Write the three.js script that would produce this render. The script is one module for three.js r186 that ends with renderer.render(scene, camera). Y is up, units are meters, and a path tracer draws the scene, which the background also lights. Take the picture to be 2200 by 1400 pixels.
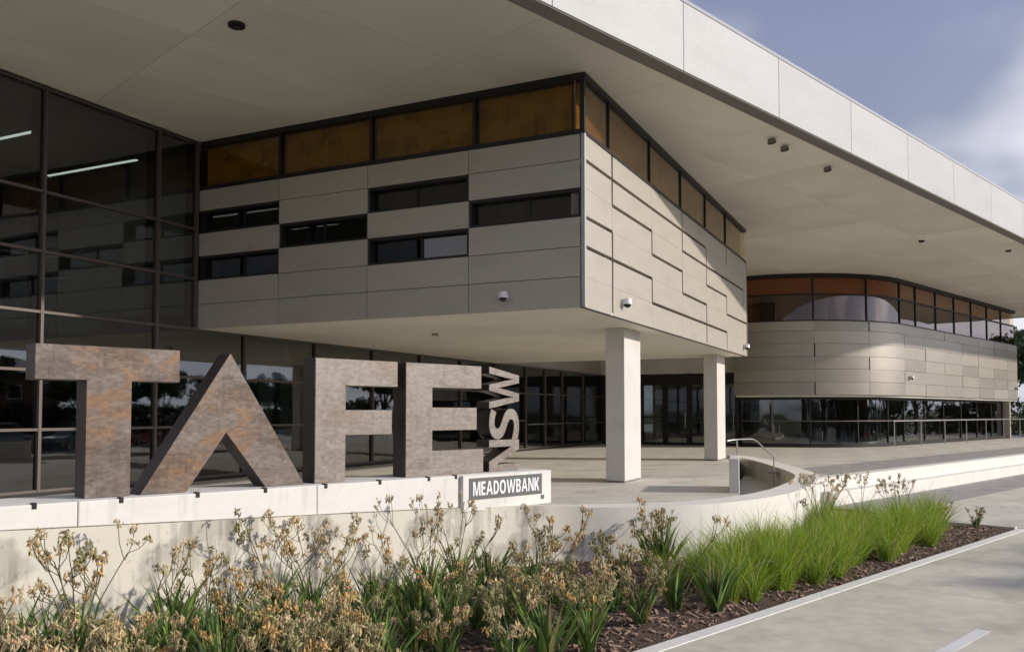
import * as THREE from 'three';
import { mergeGeometries } from 'three/addons/utils/BufferGeometryUtils.js';
import { RoundedBoxGeometry } from 'three/addons/geometries/RoundedBoxGeometry.js';
import { FontLoader } from 'three/addons/loaders/FontLoader.js';
import { TextGeometry } from 'three/addons/geometries/TextGeometry.js';
import { RectAreaLightUniformsLib } from 'three/addons/lights/RectAreaLightUniformsLib.js';

// ------------------------------------------------------------------ camera, sky, sun, exposure
const scene = new THREE.Scene();
const FULL = 1622;                                   // shifted lens: the picture is the upper part of a taller frame
const camera = new THREE.PerspectiveCamera(2 * Math.atan(811 / 1863) * 180 / Math.PI, 2200 / FULL, 0.1, 3000);
camera.setViewOffset(2200, FULL, 0, 0, 2200, 1400);
camera.position.set(0, 1.5, 0);
camera.rotation.x = Math.atan(76 / 1863);
scene.add(camera);

const SUN_ELEV = 21.0 * Math.PI / 180, SUN_AZ = 8.0 * Math.PI / 180;  // sun stands to the right of the view, low
const sunDir = new THREE.Vector3(Math.cos(SUN_ELEV) * Math.cos(SUN_AZ), Math.sin(SUN_ELEV), Math.cos(SUN_ELEV) * Math.sin(SUN_AZ));
const sun = new THREE.DirectionalLight(new THREE.Color(1.0, 0.93, 0.84), 2.35);
sun.position.copy(sunDir).multiplyScalar(150);
sun.castShadow = true; sun.shadow.radius = 2.5;
sun.shadow.mapSize.set(4096, 4096);
Object.assign(sun.shadow.camera, { left: -70, right: 70, top: 70, bottom: -70, near: 1, far: 400 });
scene.add(sun, sun.target);

function rng(seed) { let s = seed >>> 0; return () => { s = (s + 0x6D2B79F5) | 0; let t = Math.imul(s ^ (s >>> 15), 1 | s); t = (t + Math.imul(t ^ (t >>> 7), 61 | t)) ^ t; return ((t ^ (t >>> 14)) >>> 0) / 4294967296; }; }
// value noise on a periodic lattice
function lattice(seed, n) { const r = rng(seed), a = new Float32Array(n * n); for (let i = 0; i < a.length; i++) a[i] = r(); return a; }
const LN = 64, LAT = lattice(7, LN);
function vnoise(x, y, px, py) {
  const xi = Math.floor(x), yi = Math.floor(y), fx = x - xi, fy = y - yi, sx = fx * fx * (3 - 2 * fx), sy = fy * fy * (3 - 2 * fy);
  const w = (i, p) => ((i % p) + p) % p, g = (i, j) => LAT[(w(j, py) % LN) * LN + (w(i, px) % LN)];
  const a = g(xi, yi), b = g(xi + 1, yi), c = g(xi, yi + 1), d = g(xi + 1, yi + 1);
  return a + (b - a) * sx + (c - a) * sy + (a - b - c + d) * sx * sy;
}
function fbm(x, y, px, py, oct = 5, gain = 0.5) {
  let v = 0, amp = 1, tot = 0;
  for (let o = 0; o < oct; o++) { v += amp * vnoise(x + o * 17.3 % px | 0 ? x : x, y, px, py); tot += amp; amp *= gain; x *= 2; y *= 2; px *= 2; py *= 2; }
  return v / tot;
}
const sst = (a, b, x) => { const t = Math.min(1, Math.max(0, (x - a) / (b - a))); return t * t * (3 - 2 * t); };
{
  const Wd = 1024, Hd = 512, data = new Float32Array(Wd * Hd * 4);
  for (let j = 0; j < Hd; j++) for (let i = 0; i < Wd; i++) {
    const el = ((j + 0.5) / Hd - 0.5) * Math.PI, az = ((i + 0.5) / Wd - 0.5) * 2 * Math.PI;
    const y = Math.sin(el), h = Math.max(0, y), k = Math.pow(1 - h, 3.2);
    const cg = Math.cos(az) * Math.cos(el) * sunDir.x + y * sunDir.y + Math.sin(az) * Math.cos(el) * sunDir.z, glow = 1 + 1.6 * Math.pow(Math.max(0, cg), 6) + 0.5 * Math.pow(Math.max(0, cg), 2);   // air brightens towards the sun
    const clear = [0.095 + 0.23 * k, 0.132 + 0.235 * k, 0.265 + 0.165 * k].map((q) => q * glow * 0.76);
    const sc = 1 / (0.22 + Math.max(0, y)), cxp = Math.cos(az) * Math.cos(el) * sc, czp = Math.sin(az) * Math.cos(el) * sc;
    let n = fbm(cxp * 1.15 + 40.3, czp * 1.15 + 21.7, 64, 64, 6, 0.52);
    let c = sst(0.40, 0.66, n) * (0.35 + 0.65 * sst(-0.02, 0.2, y)) * 0.85 + 0.06 + 0.22 * k;
    c = Math.min(1, c) * sst(-0.03, 0.02, y);
    const wht = (0.46 + 0.30 * fbm(cxp * 3 + 9, czp * 3 + 5, 64, 64, 4)) * glow * 0.88;
    const cl = [wht * 0.99, wht * 0.96, wht * 1.03];
    const o = (j * Wd + i) * 4;
    const ground = [0.13, 0.12, 0.10], below = sst(0.0, -0.03, y);
    for (let q = 0; q < 3; q++) { const s = clear[q] * (1 - c) + cl[q] * c; data[o + q] = s * (1 - below) + ground[q] * below; }
    data[o + 3] = 1;
  }
  const sky = new THREE.DataTexture(data, Wd, Hd, THREE.RGBAFormat, THREE.FloatType);
  sky.mapping = THREE.EquirectangularReflectionMapping; sky.magFilter = THREE.LinearFilter; sky.minFilter = THREE.LinearFilter; sky.wrapS = THREE.RepeatWrapping; sky.needsUpdate = true;
  scene.background = sky; scene.environment = sky;
}
const renderer = new THREE.WebGLRenderer({ antialias: true });
renderer.setSize(1024, 651);
renderer.toneMapping = THREE.LinearToneMapping;
renderer.toneMappingExposure = 1.64;
renderer.shadowMap.enabled = true;
RectAreaLightUniformsLib.init();

// ------------------------------------------------------------------ helpers
// plan coordinates (X right, Z away from the camera); street frame u (along the street), v (towards the street);
// building frame a (into the depth along the lit face), b (its outward normal)
const TH = 25.9 * Math.PI / 180;
const FR = { U: Math.PI / 4, A: Math.PI / 2 - TH, B: -TH, W: 0 };
const uaxis = (f) => [Math.cos(FR[f]), Math.sin(FR[f])];
function plan(f, x, z) { const [c, s] = uaxis(f); return [x * c + z * s, x * s - z * c]; }   // frame -> (X, Z)
const used = new Map();
function numbered(n) { const k = used.get(n) || 0; used.set(n, k + 1); return k ? n + '_' + String(k).padStart(3, '0') : n; }
function settle(o, f, at) { const [X, Z] = plan(f, at[0], at[2]); o.position.set(X, at[1], -Z); o.rotation.y = FR[f]; return o; }
function thing(name, label, category, f = 'W', at = [0, 0, 0], group) {
  const o = new THREE.Group(); o.name = numbered(name); settle(o, f, at);
  o.userData = { label, category }; if (group) o.userData.group = group;
  scene.add(o); return o;
}
function structure(name, f = 'W', at = [0, 0, 0], label, category = 'ground') {
  const o = new THREE.Group(); o.name = numbered(name); settle(o, f, at);
  o.userData = { kind: 'structure', label, category }; scene.add(o); return o;
}
function boxUV(g, tile = 1, ox = 0, oy = 0) {
  const p = g.attributes.position, n = g.attributes.normal, uv = new Float32Array(p.count * 2);
  for (let i = 0; i < p.count; i++) {
    const ax = Math.abs(n.getX(i)), ay = Math.abs(n.getY(i)), az = Math.abs(n.getZ(i)), x = p.getX(i), y = p.getY(i), z = p.getZ(i);
    const [s, t] = ay > ax && ay > az ? [x, z] : ax > az ? [z, y] : [x, y];
    uv[2 * i] = s / tile + ox; uv[2 * i + 1] = t / tile + oy;
  }
  g.setAttribute('uv', new THREE.BufferAttribute(uv, 2)); return g;
}
const UR = rng(99);
function part(parent, name, geo, mat, keepUV = false) {
  if (Array.isArray(geo)) geo = mergeGeometries(geo.map((g) => { const h = g.index ? g.toNonIndexed() : g; for (const k of Object.keys(h.attributes)) if (!['position', 'normal', 'uv', 'color'].includes(k)) h.deleteAttribute(k); return h; }));
  if (!keepUV) boxUV(geo, mat.userData.tile || 1, UR(), UR());
  const m = new THREE.Mesh(geo, mat); m.name = name; m.castShadow = m.receiveShadow = true; parent.add(m); return m;
}
function bx(w, h, d, x, y, z) { return new THREE.BoxGeometry(w, h, d).translate(x, y, z); }             // centre
function bb(x0, x1, y0, y1, z0, z1) { return bx(x1 - x0, y1 - y0, z1 - z0, (x0 + x1) / 2, (y0 + y1) / 2, (z0 + z1) / 2); }
function rb(x0, x1, y0, y1, z0, z1, r = 0.01) { return new RoundedBoxGeometry(x1 - x0, y1 - y0, z1 - z0, 2, r).translate((x0 + x1) / 2, (y0 + y1) / 2, (z0 + z1) / 2); }
function tube(pts, r, seg = 8, n = 16, closed = false) {
  return new THREE.TubeGeometry(new THREE.CatmullRomCurve3(pts.map((p) => new THREE.Vector3(...p)), closed, 'centripetal'), n, r, seg, closed);
}
function rod(a, b, r, seg = 6) {
  const A = new THREE.Vector3(...a), B = new THREE.Vector3(...b), d = B.clone().sub(A), g = new THREE.CylinderGeometry(r, r, d.length(), seg);
  g.applyQuaternion(new THREE.Quaternion().setFromUnitVectors(new THREE.Vector3(0, 1, 0), d.clone().normalize())); return g.translate(...A.add(B).multiplyScalar(0.5).toArray());
}
// closed strip of rectangular section along a plan path [{p:[x,z], n:[nx,nz]}]
function ribbon(path, o0, o1, y0, y1) {
  const f = (y, k) => typeof y === 'function' ? y(path[k]) : y, P = [], pos = [], nor = [];
  for (let k = 0; k < path.length; k++) {
    const { p, n } = path[k], lo = f(y0, k), hi = f(y1, k), A = [p[0] + n[0] * o0, p[1] + n[1] * o0], B = [p[0] + n[0] * o1, p[1] + n[1] * o1];
    P.push([[A[0], lo, A[1]], [B[0], lo, B[1]], [B[0], hi, B[1]], [A[0], hi, A[1]]]);
  }
  const tri = (a, b, c, nn) => { for (const v of [a, b, c]) pos.push(...v); for (let i = 0; i < 3; i++) nor.push(...(nn[i] || nn[0])); };
  const quad = (a, b, c, d, na, nb) => { // orientation fixed by normal
    const e1 = [b[0] - a[0], b[1] - a[1], b[2] - a[2]], e2 = [c[0] - a[0], c[1] - a[1], c[2] - a[2]];
    const cr = [e1[1] * e2[2] - e1[2] * e2[1], e1[2] * e2[0] - e1[0] * e2[2], e1[0] * e2[1] - e1[1] * e2[0]];
    if (cr[0] * na[0] + cr[1] * na[1] + cr[2] * na[2] >= 0) { tri(a, b, c, [na, nb, nb]); tri(a, c, d, [na, nb, na]); } else { tri(a, c, b, [na, nb, nb]); tri(a, d, c, [na, na, nb]); }
  };
  const n3 = (k, s) => [path[k].n[0] * s, 0, path[k].n[1] * s];
  for (let k = 0; k + 1 < path.length; k++) {
    const a = P[k], b = P[k + 1];
    quad(a[1], b[1], b[2], a[2], n3(k, 1), n3(k + 1, 1)); quad(a[0], b[0], b[3], a[3], n3(k, -1), n3(k + 1, -1));
    quad(a[2], b[2], b[3], a[3], [0, 1, 0], [0, 1, 0]); quad(a[0], b[0], b[1], a[1], [0, -1, 0], [0, -1, 0]);
  }
  const e = (k, s) => { const { n } = path[k], t = [n[1] * s, 0, -n[0] * s]; quad(P[k][0], P[k][1], P[k][2], P[k][3], t, t); };
  { const d = [path[1].p[0] - path[0].p[0], path[1].p[1] - path[0].p[1]], n = path[0].n, s = (n[1] * d[0] - n[0] * d[1]) > 0 ? -1 : 1; e(0, s); e(path.length - 1, -s); }
  const g = new THREE.BufferGeometry();
  g.setAttribute('position', new THREE.Float32BufferAttribute(pos, 3)); g.setAttribute('normal', new THREE.Float32BufferAttribute(nor, 3));
  return g;
}
function smoothPath(pts, n, side = 1) {
  const c = new THREE.CatmullRomCurve3(pts.map((p) => new THREE.Vector3(p[0], 0, p[1])), false, 'centripetal'), out = [];
  for (let i = 0; i <= n; i++) { const p = c.getPointAt(i / n), t = c.getTangentAt(i / n); out.push({ p: [p.x, p.z], n: [-t.z * side, t.x * side] }); }
  return out;
}

// ------------------------------------------------------------------ textures
const enc = (x) => Math.round(255 * Math.min(1, Math.max(0, x <= 0.0031308 ? 12.92 * x : 1.055 * Math.pow(x, 1 / 2.4) - 0.055)));
function tex(n, fn, srgb = true) {
  const d = new Uint8Array(n * n * 4);
  for (let j = 0; j < n; j++) for (let i = 0; i < n; i++) {
    const v = fn(i / n, j / n), o = (j * n + i) * 4, c = Array.isArray(v) ? v : [v, v, v];
    for (let q = 0; q < 3; q++) d[o + q] = srgb ? enc(c[q]) : Math.round(255 * Math.min(1, Math.max(0, c[q])));
    d[o + 3] = 255;
  }
  const t = new THREE.DataTexture(d, n, n, THREE.RGBAFormat); t.wrapS = t.wrapT = THREE.RepeatWrapping; t.magFilter = THREE.LinearFilter; t.minFilter = THREE.LinearMipmapLinearFilter; t.generateMipmaps = true;
  if (srgb) t.colorSpace = THREE.SRGBColorSpace; t.needsUpdate = true; return t;
}
const N = (x, y, f, o = 5, g = 0.5) => fbm(x * f, y * f, f, f, o, g);
const T = {
  concrete: tex(512, (x, y) => { const a = N(x, y, 4), b = N(x, y, 32, 3), c = N(x + 0.37, y + 0.11, 8, 4); const v = 0.80 + 0.34 * (a - 0.5) + 0.16 * (b - 0.5); const w = sst(0.56, 0.72, c) * 0.1; return [v - w, v - w * 1.02, v - w * 1.15]; }),
  concreteBump: tex(512, (x, y) => 0.6 * N(x, y, 64, 3) + 0.4 * N(x, y, 8, 4), false),
  stain: tex(1024, (x, y) => { // board-marked, water-stained retaining wall
    const a = N(x, y, 3, 6, 0.55), b = fbm(x * 40, y * 3, 40, 3, 4), c = N(x + 0.2, y + 0.6, 7, 5), d = N(x, y, 60, 2);
    const streak = sst(0.52, 0.75, b) * sst(0.35, 0.65, a) * 0.30, blot = sst(0.48, 0.62, c) * 0.26, pit = sst(0.74, 0.8, d) * 0.12; const v = 0.92 + 0.14 * (a - 0.5) - streak - blot - pit;
    return [v, v * (0.985 - 0.02 * blot), v * (0.94 - 0.10 * blot)];
  }),
  paint: tex(512, (x, y) => { const v = 0.90 + 0.10 * (N(x, y, 5) - 0.5) + 0.05 * (N(x, y, 40, 3) - 0.5) - 0.08 * sst(0.62, 0.8, fbm(x * 30, y * 3, 30, 3, 3)); return [v, v * 0.995, v * 0.98]; }),
  soffit: tex(512, (x, y) => { const v = 0.88 + 0.16 * (N(x, y, 3, 5) - 0.5) + 0.05 * (fbm(x * 4, y * 60, 4, 60, 3) - 0.5); return [v, v * 0.995, v * 0.98]; }),
  metal: tex(512, (x, y) => { const v = 0.88 + 0.10 * (fbm(x * 3, y * 12, 3, 12, 4) - 0.5) + 0.07 * (N(x, y, 60, 2) - 0.5) + 0.06 * (N(x, y, 5, 4) - 0.5); return [v, v * 0.995, v * 0.985]; }),
  wave: tex(256, (x, y) => N(x, y, 2, 2), false),
  asphalt: tex(512, (x, y) => { const v = 0.75 + 0.5 * (N(x, y, 90, 2) - 0.5) + 0.25 * (N(x, y, 4) - 0.5); return [v, v, v * 1.02]; }),
  soil: tex(512, (x, y) => { const a = N(x, y, 60, 3, 0.6), b = N(x, y, 9, 4); const v = 0.35 + 1.0 * a * a + 0.3 * (b - 0.4); return [v, v * 0.88, v * 0.78]; }),
  wood: tex(512, (x, y) => { const r = fbm(x * 4, y * 50, 4, 50, 4), pl = 0.85 + 0.25 * LAT[(Math.floor(y * 8) * 13) % 4096]; const v = pl * (0.7 + 0.5 * r); return [v, v * 0.93, v * 0.85]; }),
  // patinated steel of the big letters: grey-brown plate with rust-orange clouds and darker scorched bands
  patina: tex(1024, (x, y) => {
    const a = N(x, y, 4, 6, 0.6), b = N(x + 0.31, y + 0.77, 6, 6, 0.62), c = fbm(x * 6, y * 26, 6, 26, 5, 0.62), d = fbm(x * 40, y * 90, 40, 90, 3, 0.6), e = fbm(x * 60, y * 4, 60, 4, 4);
    const rust = sst(0.47, 0.58, a) * (0.3 + 0.7 * sst(0.40, 0.58, c)), dark = sst(0.48, 0.60, b) * (0.25 + 0.75 * sst(0.42, 0.56, c)), pale = sst(0.5, 0.40, a) * sst(0.44, 0.56, c), run = sst(0.58, 0.72, e) * sst(0.4, 0.6, b);
    let r = 0.185, g = 0.145, bl = 0.118; const m = (k, R, G, B) => { r += (R - r) * k; g += (G - g) * k; bl += (B - bl) * k; };
    m(0.5 * pale, 0.25, 0.215, 0.19); m(0.75 * rust, 0.24, 0.13, 0.062); m(0.6 * dark, 0.085, 0.06, 0.044); m(0.35 * run, 0.10, 0.06, 0.04); const s = 0.54 + 0.92 * d; return [r * s, g * s, bl * s];
  }),
  patinaPale: tex(1024, (x, y) => {
    const a = N(x + 0.5, y + 0.2, 4, 6, 0.6), b = N(x + 0.11, y + 0.47, 6, 6, 0.62), c = fbm(x * 6, y * 26, 6, 26, 5, 0.62), d = fbm(x * 40, y * 90, 40, 90, 3, 0.6), e = fbm(x * 60, y * 4, 60, 4, 4);
    const rust = sst(0.56, 0.66, a), dark = sst(0.52, 0.64, b) * sst(0.42, 0.56, c), run = sst(0.6, 0.74, e);
    let r = 0.255, g = 0.222, bl = 0.192; const m = (k, R, G, B) => { r += (R - r) * k; g += (G - g) * k; bl += (B - bl) * k; };
    m(0.5 * rust, 0.22, 0.15, 0.11); m(0.5 * dark, 0.14, 0.11, 0.09); m(0.22 * run, 0.16, 0.12, 0.10); const s = 0.66 + 0.62 * d + 0.12 * (c - 0.5); return [r * s, g * s, bl * s];
  }),
};
function mat(o, tile = 1, phys = false) { const m = new (phys ? THREE.MeshPhysicalMaterial : THREE.MeshStandardMaterial)(o); m.userData.tile = tile; return m; }
const L = (r, g, b) => new THREE.Color().setRGB(r, g, b);
const M = {
  plaza: mat({ color: L(0.69, 0.645, 0.545), map: T.concrete, bumpMap: T.concreteBump, bumpScale: 0.002, roughness: 0.85 }, 3.1),
  path: mat({ color: L(0.70, 0.645, 0.52), map: T.concrete, bumpMap: T.concreteBump, bumpScale: 0.002, roughness: 0.85 }, 4.3),
  darkPave: mat({ color: L(0.40, 0.38, 0.355), map: T.concrete, bumpMap: T.concreteBump, bumpScale: 0.002, roughness: 0.8 }, 1.7),
  step: mat({ color: L(0.80, 0.775, 0.71), map: T.paint, bumpMap: T.concreteBump, bumpScale: 0.001, roughness: 0.8 }, 2),
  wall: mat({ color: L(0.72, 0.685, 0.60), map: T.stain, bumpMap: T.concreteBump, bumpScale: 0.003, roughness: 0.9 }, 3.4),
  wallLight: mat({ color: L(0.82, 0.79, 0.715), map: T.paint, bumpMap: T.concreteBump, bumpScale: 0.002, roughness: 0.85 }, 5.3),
  white: mat({ color: L(0.80, 0.775, 0.725), map: T.paint, bumpMap: T.concreteBump, bumpScale: 0.001, roughness: 0.75 }, 2.2),
  column: mat({ color: L(0.68, 0.655, 0.605), map: T.paint, bumpMap: T.concreteBump, bumpScale: 0.001, roughness: 0.7 }, 1.8),
  soffit: [0.94, 1.0, 0.97, 1.04].map((k) => mat({ color: L(0.86 * k, 0.82 * k, 0.71 * k), map: T.soffit, roughness: 0.7 }, 5.2)),
  underside: mat({ color: L(0.86, 0.82, 0.72), map: T.soffit, roughness: 0.7 }, 4.4),
  fascia: [0.97, 1.0, 1.02].map((k) => mat({ color: L(0.47 * k, 0.47 * k, 0.455 * k), map: T.metal, roughness: 0.6, metalness: 0.05 }, 3.7)),
  trim: mat({ color: L(0.20, 0.175, 0.145), map: T.metal, roughness: 0.7 }, 3),
  edge: mat({ color: L(0.42, 0.38, 0.32), map: T.metal, roughness: 0.6 }, 3),
  panel: [0.93, 1.0, 1.05, 0.97].map((k) => mat({ color: L(0.50 * k, 0.457 * k, 0.385 * k), map: T.metal, roughness: 0.45, metalness: 0.22 }, 1.9)),
  wingPanel: [0.86, 1.0, 1.06, 0.94].map((k) => mat({ color: L(0.46 * k, 0.42 * k, 0.355 * k), map: T.metal, roughness: 0.38, metalness: 0.45 }, 1.9)),
  backing: mat({ color: L(0.20, 0.185, 0.165), roughness: 0.8 }),
  frame: mat({ color: L(0.022, 0.019, 0.017), roughness: 0.45, metalness: 0.3 }),
  mullion: mat({ color: L(0.125, 0.10, 0.085), roughness: 0.5, metalness: 0.4 }),
  amber: mat({ color: L(0.36, 0.285, 0.055), roughness: 0.7, map: T.stain }, 2.1),
  bronzeBand: mat({ color: L(0.26, 0.175, 0.115), roughness: 0.7, map: T.stain }, 2.1),
  redPanel: mat({ color: L(0.42, 0.125, 0.048), roughness: 0.6, map: T.wood }, 2.6),
  glassBand: mat({ color: L(0.88, 0.76, 0.52), roughness: 0.0, transmission: 1, thickness: 0, ior: 1.5 }, 1, true),
  glass: mat({ color: L(0.42, 0.46, 0.46), roughness: 0.0, transmission: 1, thickness: 0, ior: 2.0, bumpMap: T.wave, bumpScale: 0.003 }, 1.9, true),
  glassBronze: mat({ color: L(0.62, 0.40, 0.24), roughness: 0.0, transmission: 1, thickness: 0, ior: 1.75, bumpMap: T.wave, bumpScale: 0.003 }, 1.9, true),
  glassWin: mat({ color: L(0.30, 0.33, 0.33), roughness: 0.0, transmission: 1, thickness: 0, ior: 1.7 }, 1, true),
  steelSide: mat({ color: L(0.095, 0.075, 0.065), roughness: 0.38, metalness: 0.55, map: T.metal }, 0.9),
  patina: mat({ color: L(0.80, 0.79, 0.78), map: T.patina, roughness: 0.55, metalness: 0.25 }, 2.1),
  patinaPale: mat({ color: L(0.92, 0.915, 0.90), map: T.patinaPale, roughness: 0.55, metalness: 0.25 }, 2.3),
  signGrey: mat({ color: L(0.115, 0.112, 0.108), roughness: 0.55 }),
  signWhite: mat({ color: L(0.82, 0.82, 0.80), roughness: 0.5 }),
  plasticWhite: mat({ color: L(0.75, 0.75, 0.73), roughness: 0.35 }),
  plasticDark: mat({ color: L(0.012, 0.012, 0.012), roughness: 0.12 }),
  stainless: mat({ color: L(0.62, 0.60, 0.57), roughness: 0.28, metalness: 0.95 }),
  intWall: mat({ color: L(0.48, 0.48, 0.47), map: T.paint, roughness: 0.85 }, 3),
  intDark: mat({ color: L(0.48, 0.47, 0.455), map: T.paint, roughness: 0.8 }, 3),
  intFloor: mat({ color: L(0.22, 0.21, 0.2), map: T.concrete, roughness: 0.4 }, 3),
  timber: mat({ color: L(0.42, 0.19, 0.065), map: T.wood, roughness: 0.5 }, 1.6),
  timberWall: mat({ color: L(0.30, 0.105, 0.045), map: T.wood, roughness: 0.6 }, 2.2),
  blind: mat({ color: L(0.6, 0.62, 0.62), roughness: 0.8 }),
  mulch: mat({ color: L(0.135, 0.095, 0.072), map: T.soil, bumpMap: T.soil, bumpScale: 0.03, roughness: 1 }, 1.1),
  grassGround: mat({ color: L(0.085, 0.11, 0.035), map: T.soil, roughness: 1 }, 4),
  asphalt: mat({ color: L(0.06, 0.06, 0.06), map: T.asphalt, roughness: 0.9 }, 2),
  paintLine: mat({ color: L(0.78, 0.77, 0.73), map: T.paint, roughness: 0.7 }, 1),
  lamp: mat({ color: L(0.8, 0.8, 0.8), emissive: L(1, 0.97, 0.9), emissiveIntensity: 1.6, roughness: 0.5 }),
};
const pick = (arr, r) => arr[Math.floor(r() * arr.length) % arr.length];

// ------------------------------------------------------------------ ground, road, pavements, plaza
const YP = -0.72;
{
  const g = structure('terrain', 'W', [0, -0.9, 0], 'rough grass ground stretching away round the campus');
  const ge = new THREE.CircleGeometry(1400, 64).rotateX(-Math.PI / 2); part(g, 'ground_sheet', ge, M.grassGround);
  const road = structure('road', 'U', [0, -0.86, 0], 'dark asphalt street across from the white wall', 'road');
  part(road, 'carriageway', bb(-90, 160, -0.02, 0, 3.8, 9.4), M.asphalt);
  for (let k = 0; k < 24; k++) part(road, 'lane_mark', bb(-70 + k * 9, -67 + k * 9, 0.003, 0.005, 6.5, 6.62), M.paintLine);
  const kerb = structure('kerb', 'U', [0, 0, 0], 'concrete kerb between the footpath and the asphalt street', 'kerb');
  part(kerb, 'kerb_stone', rb(-90, 160, -0.95, YP + 0.005, 3.6, 3.8, 0.02), M.plaza); part(kerb, 'kerb_stone', rb(-90, 160, -0.95, YP + 0.005, 9.4, 9.6, 0.02), M.plaza);
  const verge = structure('verge', 'U', [0, 0, 0], 'mown grass verge under the street trees', 'verge'); part(verge, 'verge_sheet', bb(-90, 160, -0.95, YP, 9.6, 40), M.grassGround);
  const fp = structure('footpath', 'U', [0, 0, 0], 'pale concrete footpath along the planted bed', 'footpath');
  part(fp, 'base_course', bb(-90, 160, -1.0, YP - 0.02, -4.8, 3.6), M.asphalt);
  for (let k = 0; k < 26; k++) { const u0 = -25 + k * 5.2; part(fp, 'paving_slab', rb(u0 + 0.004, u0 + 5.196, YP - 0.12, YP, -4.8, 3.59, 0.004), M.path); }
  part(fp, 'painted_line', bb(1.5, 9.75, YP + 0.001, YP + 0.004, -2.99, -2.86), M.paintLine);
}
{ // pavement at the foot of the steps
  const g = structure('lower_pavement', 'U', [0, 0, 0], 'pale concrete pavement below the two long steps', 'pavement');
  const mk = (u0, u1, v0, v1, m) => { const ya = (v) => YP + 0.11 * (v + 4.8) / (-8.8 + 4.8), s = new THREE.BufferGeometry(); const P = [[u0, ya(v0), v0], [u1, ya(v0), v0], [u1, ya(v1), v1], [u0, ya(v1), v1]]; s.setAttribute('position', new THREE.Float32BufferAttribute([...P[0], ...P[3], ...P[2], ...P[0], ...P[2], ...P[1]], 3)); s.computeVertexNormals(); part(g, 'paving_slab', s, m); };
  part(g, 'base_course', bb(18.8, 160, -1.0, YP - 0.03, -8.8, -4.81), M.asphalt);
  for (let k = 0; k < 20; k++) { const u0 = 18.85 + k * 3.4; mk(u0 + 0.006, u0 + 3.394, -8.8, -7.4, M.darkPave); mk(u0 + 0.006, u0 + 3.394, -7.39, -4.81, M.plaza); }
}
const ringOuter = [[-14, -8.97], [-6, -8.97], [0, -8.97], [5, -8.97], [7.6, -8.96], [8.8, -8.88], [9.7, -8.58], [10.5, -8.0], [11.5, -7.48], [12.7, -7.28], [14.4, -7.42], [17.0, -8.2], [19.0, -9.1], [21.8, -11.2], [24.5, -13.5], [26.0, -15.1]];
const ringPath = smoothPath(ringOuter, 150, 1);
if (ringPath[0].n[1] < 0) for (const q of ringPath) q.n = [-q.n[0], -q.n[1]];
const pitEdge = [[14.55, -8.55], [13.75, -7.92], [15.1, -7.9], [16.8, -8.5], [18.8, -9.5], [20.5, -10.75], [22.9, -12.75], [24.5, -14.35]];
{ // upper plaza, with the opening of the sunken bed left out
  const g = structure('plaza', 'U', [0, 0, 0], 'pale concrete plaza under the overhanging roof', 'plaza');
  const s = new THREE.Shape(); const front = ringPath.filter((q) => q.p[0] > -13 && q.p[0] < 19.6).map((q) => [q.p[0] - q.n[0] * 0.3, q.p[1] - q.n[1] * 0.3]);
  s.moveTo(-14, 70); s.lineTo(-14, -front[0][1]); for (const [x, z] of front) s.lineTo(x, -z); s.lineTo(20, 9.75); s.lineTo(20, 9.42); s.lineTo(130, 9.42); s.lineTo(130, 70);
  const h = new THREE.Path(); pitEdge.forEach(([x, z], i) => i ? h.lineTo(x, -z) : h.moveTo(x, -z)); s.holes.push(h);
  part(g, 'plaza_sheet', new THREE.ShapeGeometry(s).rotateX(-Math.PI / 2), M.plaza);
  for (let k = 0; k < 30; k++) { const u0 = 20.5 + k * 2.4; part(g, 'paving_slab', bb(u0 + 0.004, u0 + 2.396, -0.05, 0.005, -11.2, -9.44), M.darkPave); }
  for (const [z, u0, u1] of [[-13.2, 26.5, 90], [-15.6, 27, 90]]) part(g, 'joint_strip', bb(u0, u1, 0.001, 0.004, z - 0.012, z + 0.012), M.darkPave);
}
{
  const st = thing('concrete_steps', 'two long white concrete steps rising to the plaza', 'steps', 'U', [20, -0.95, -9]);
  for (let k = 0; k < 2; k++) for (let j = 0; j < 12; j++) part(st, 'step', rb(-0.9 + j * 4.8 + 0.003, -0.9 + j * 4.8 + 4.797, 0, 0.95 - (k + 0) * 0.30 - 0.002 * k, k ? -0.42 + 0.36 * 0 + 0.0 : -0.44, k ? 0.2 : -0.1, 0.012), M.step);
}
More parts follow.
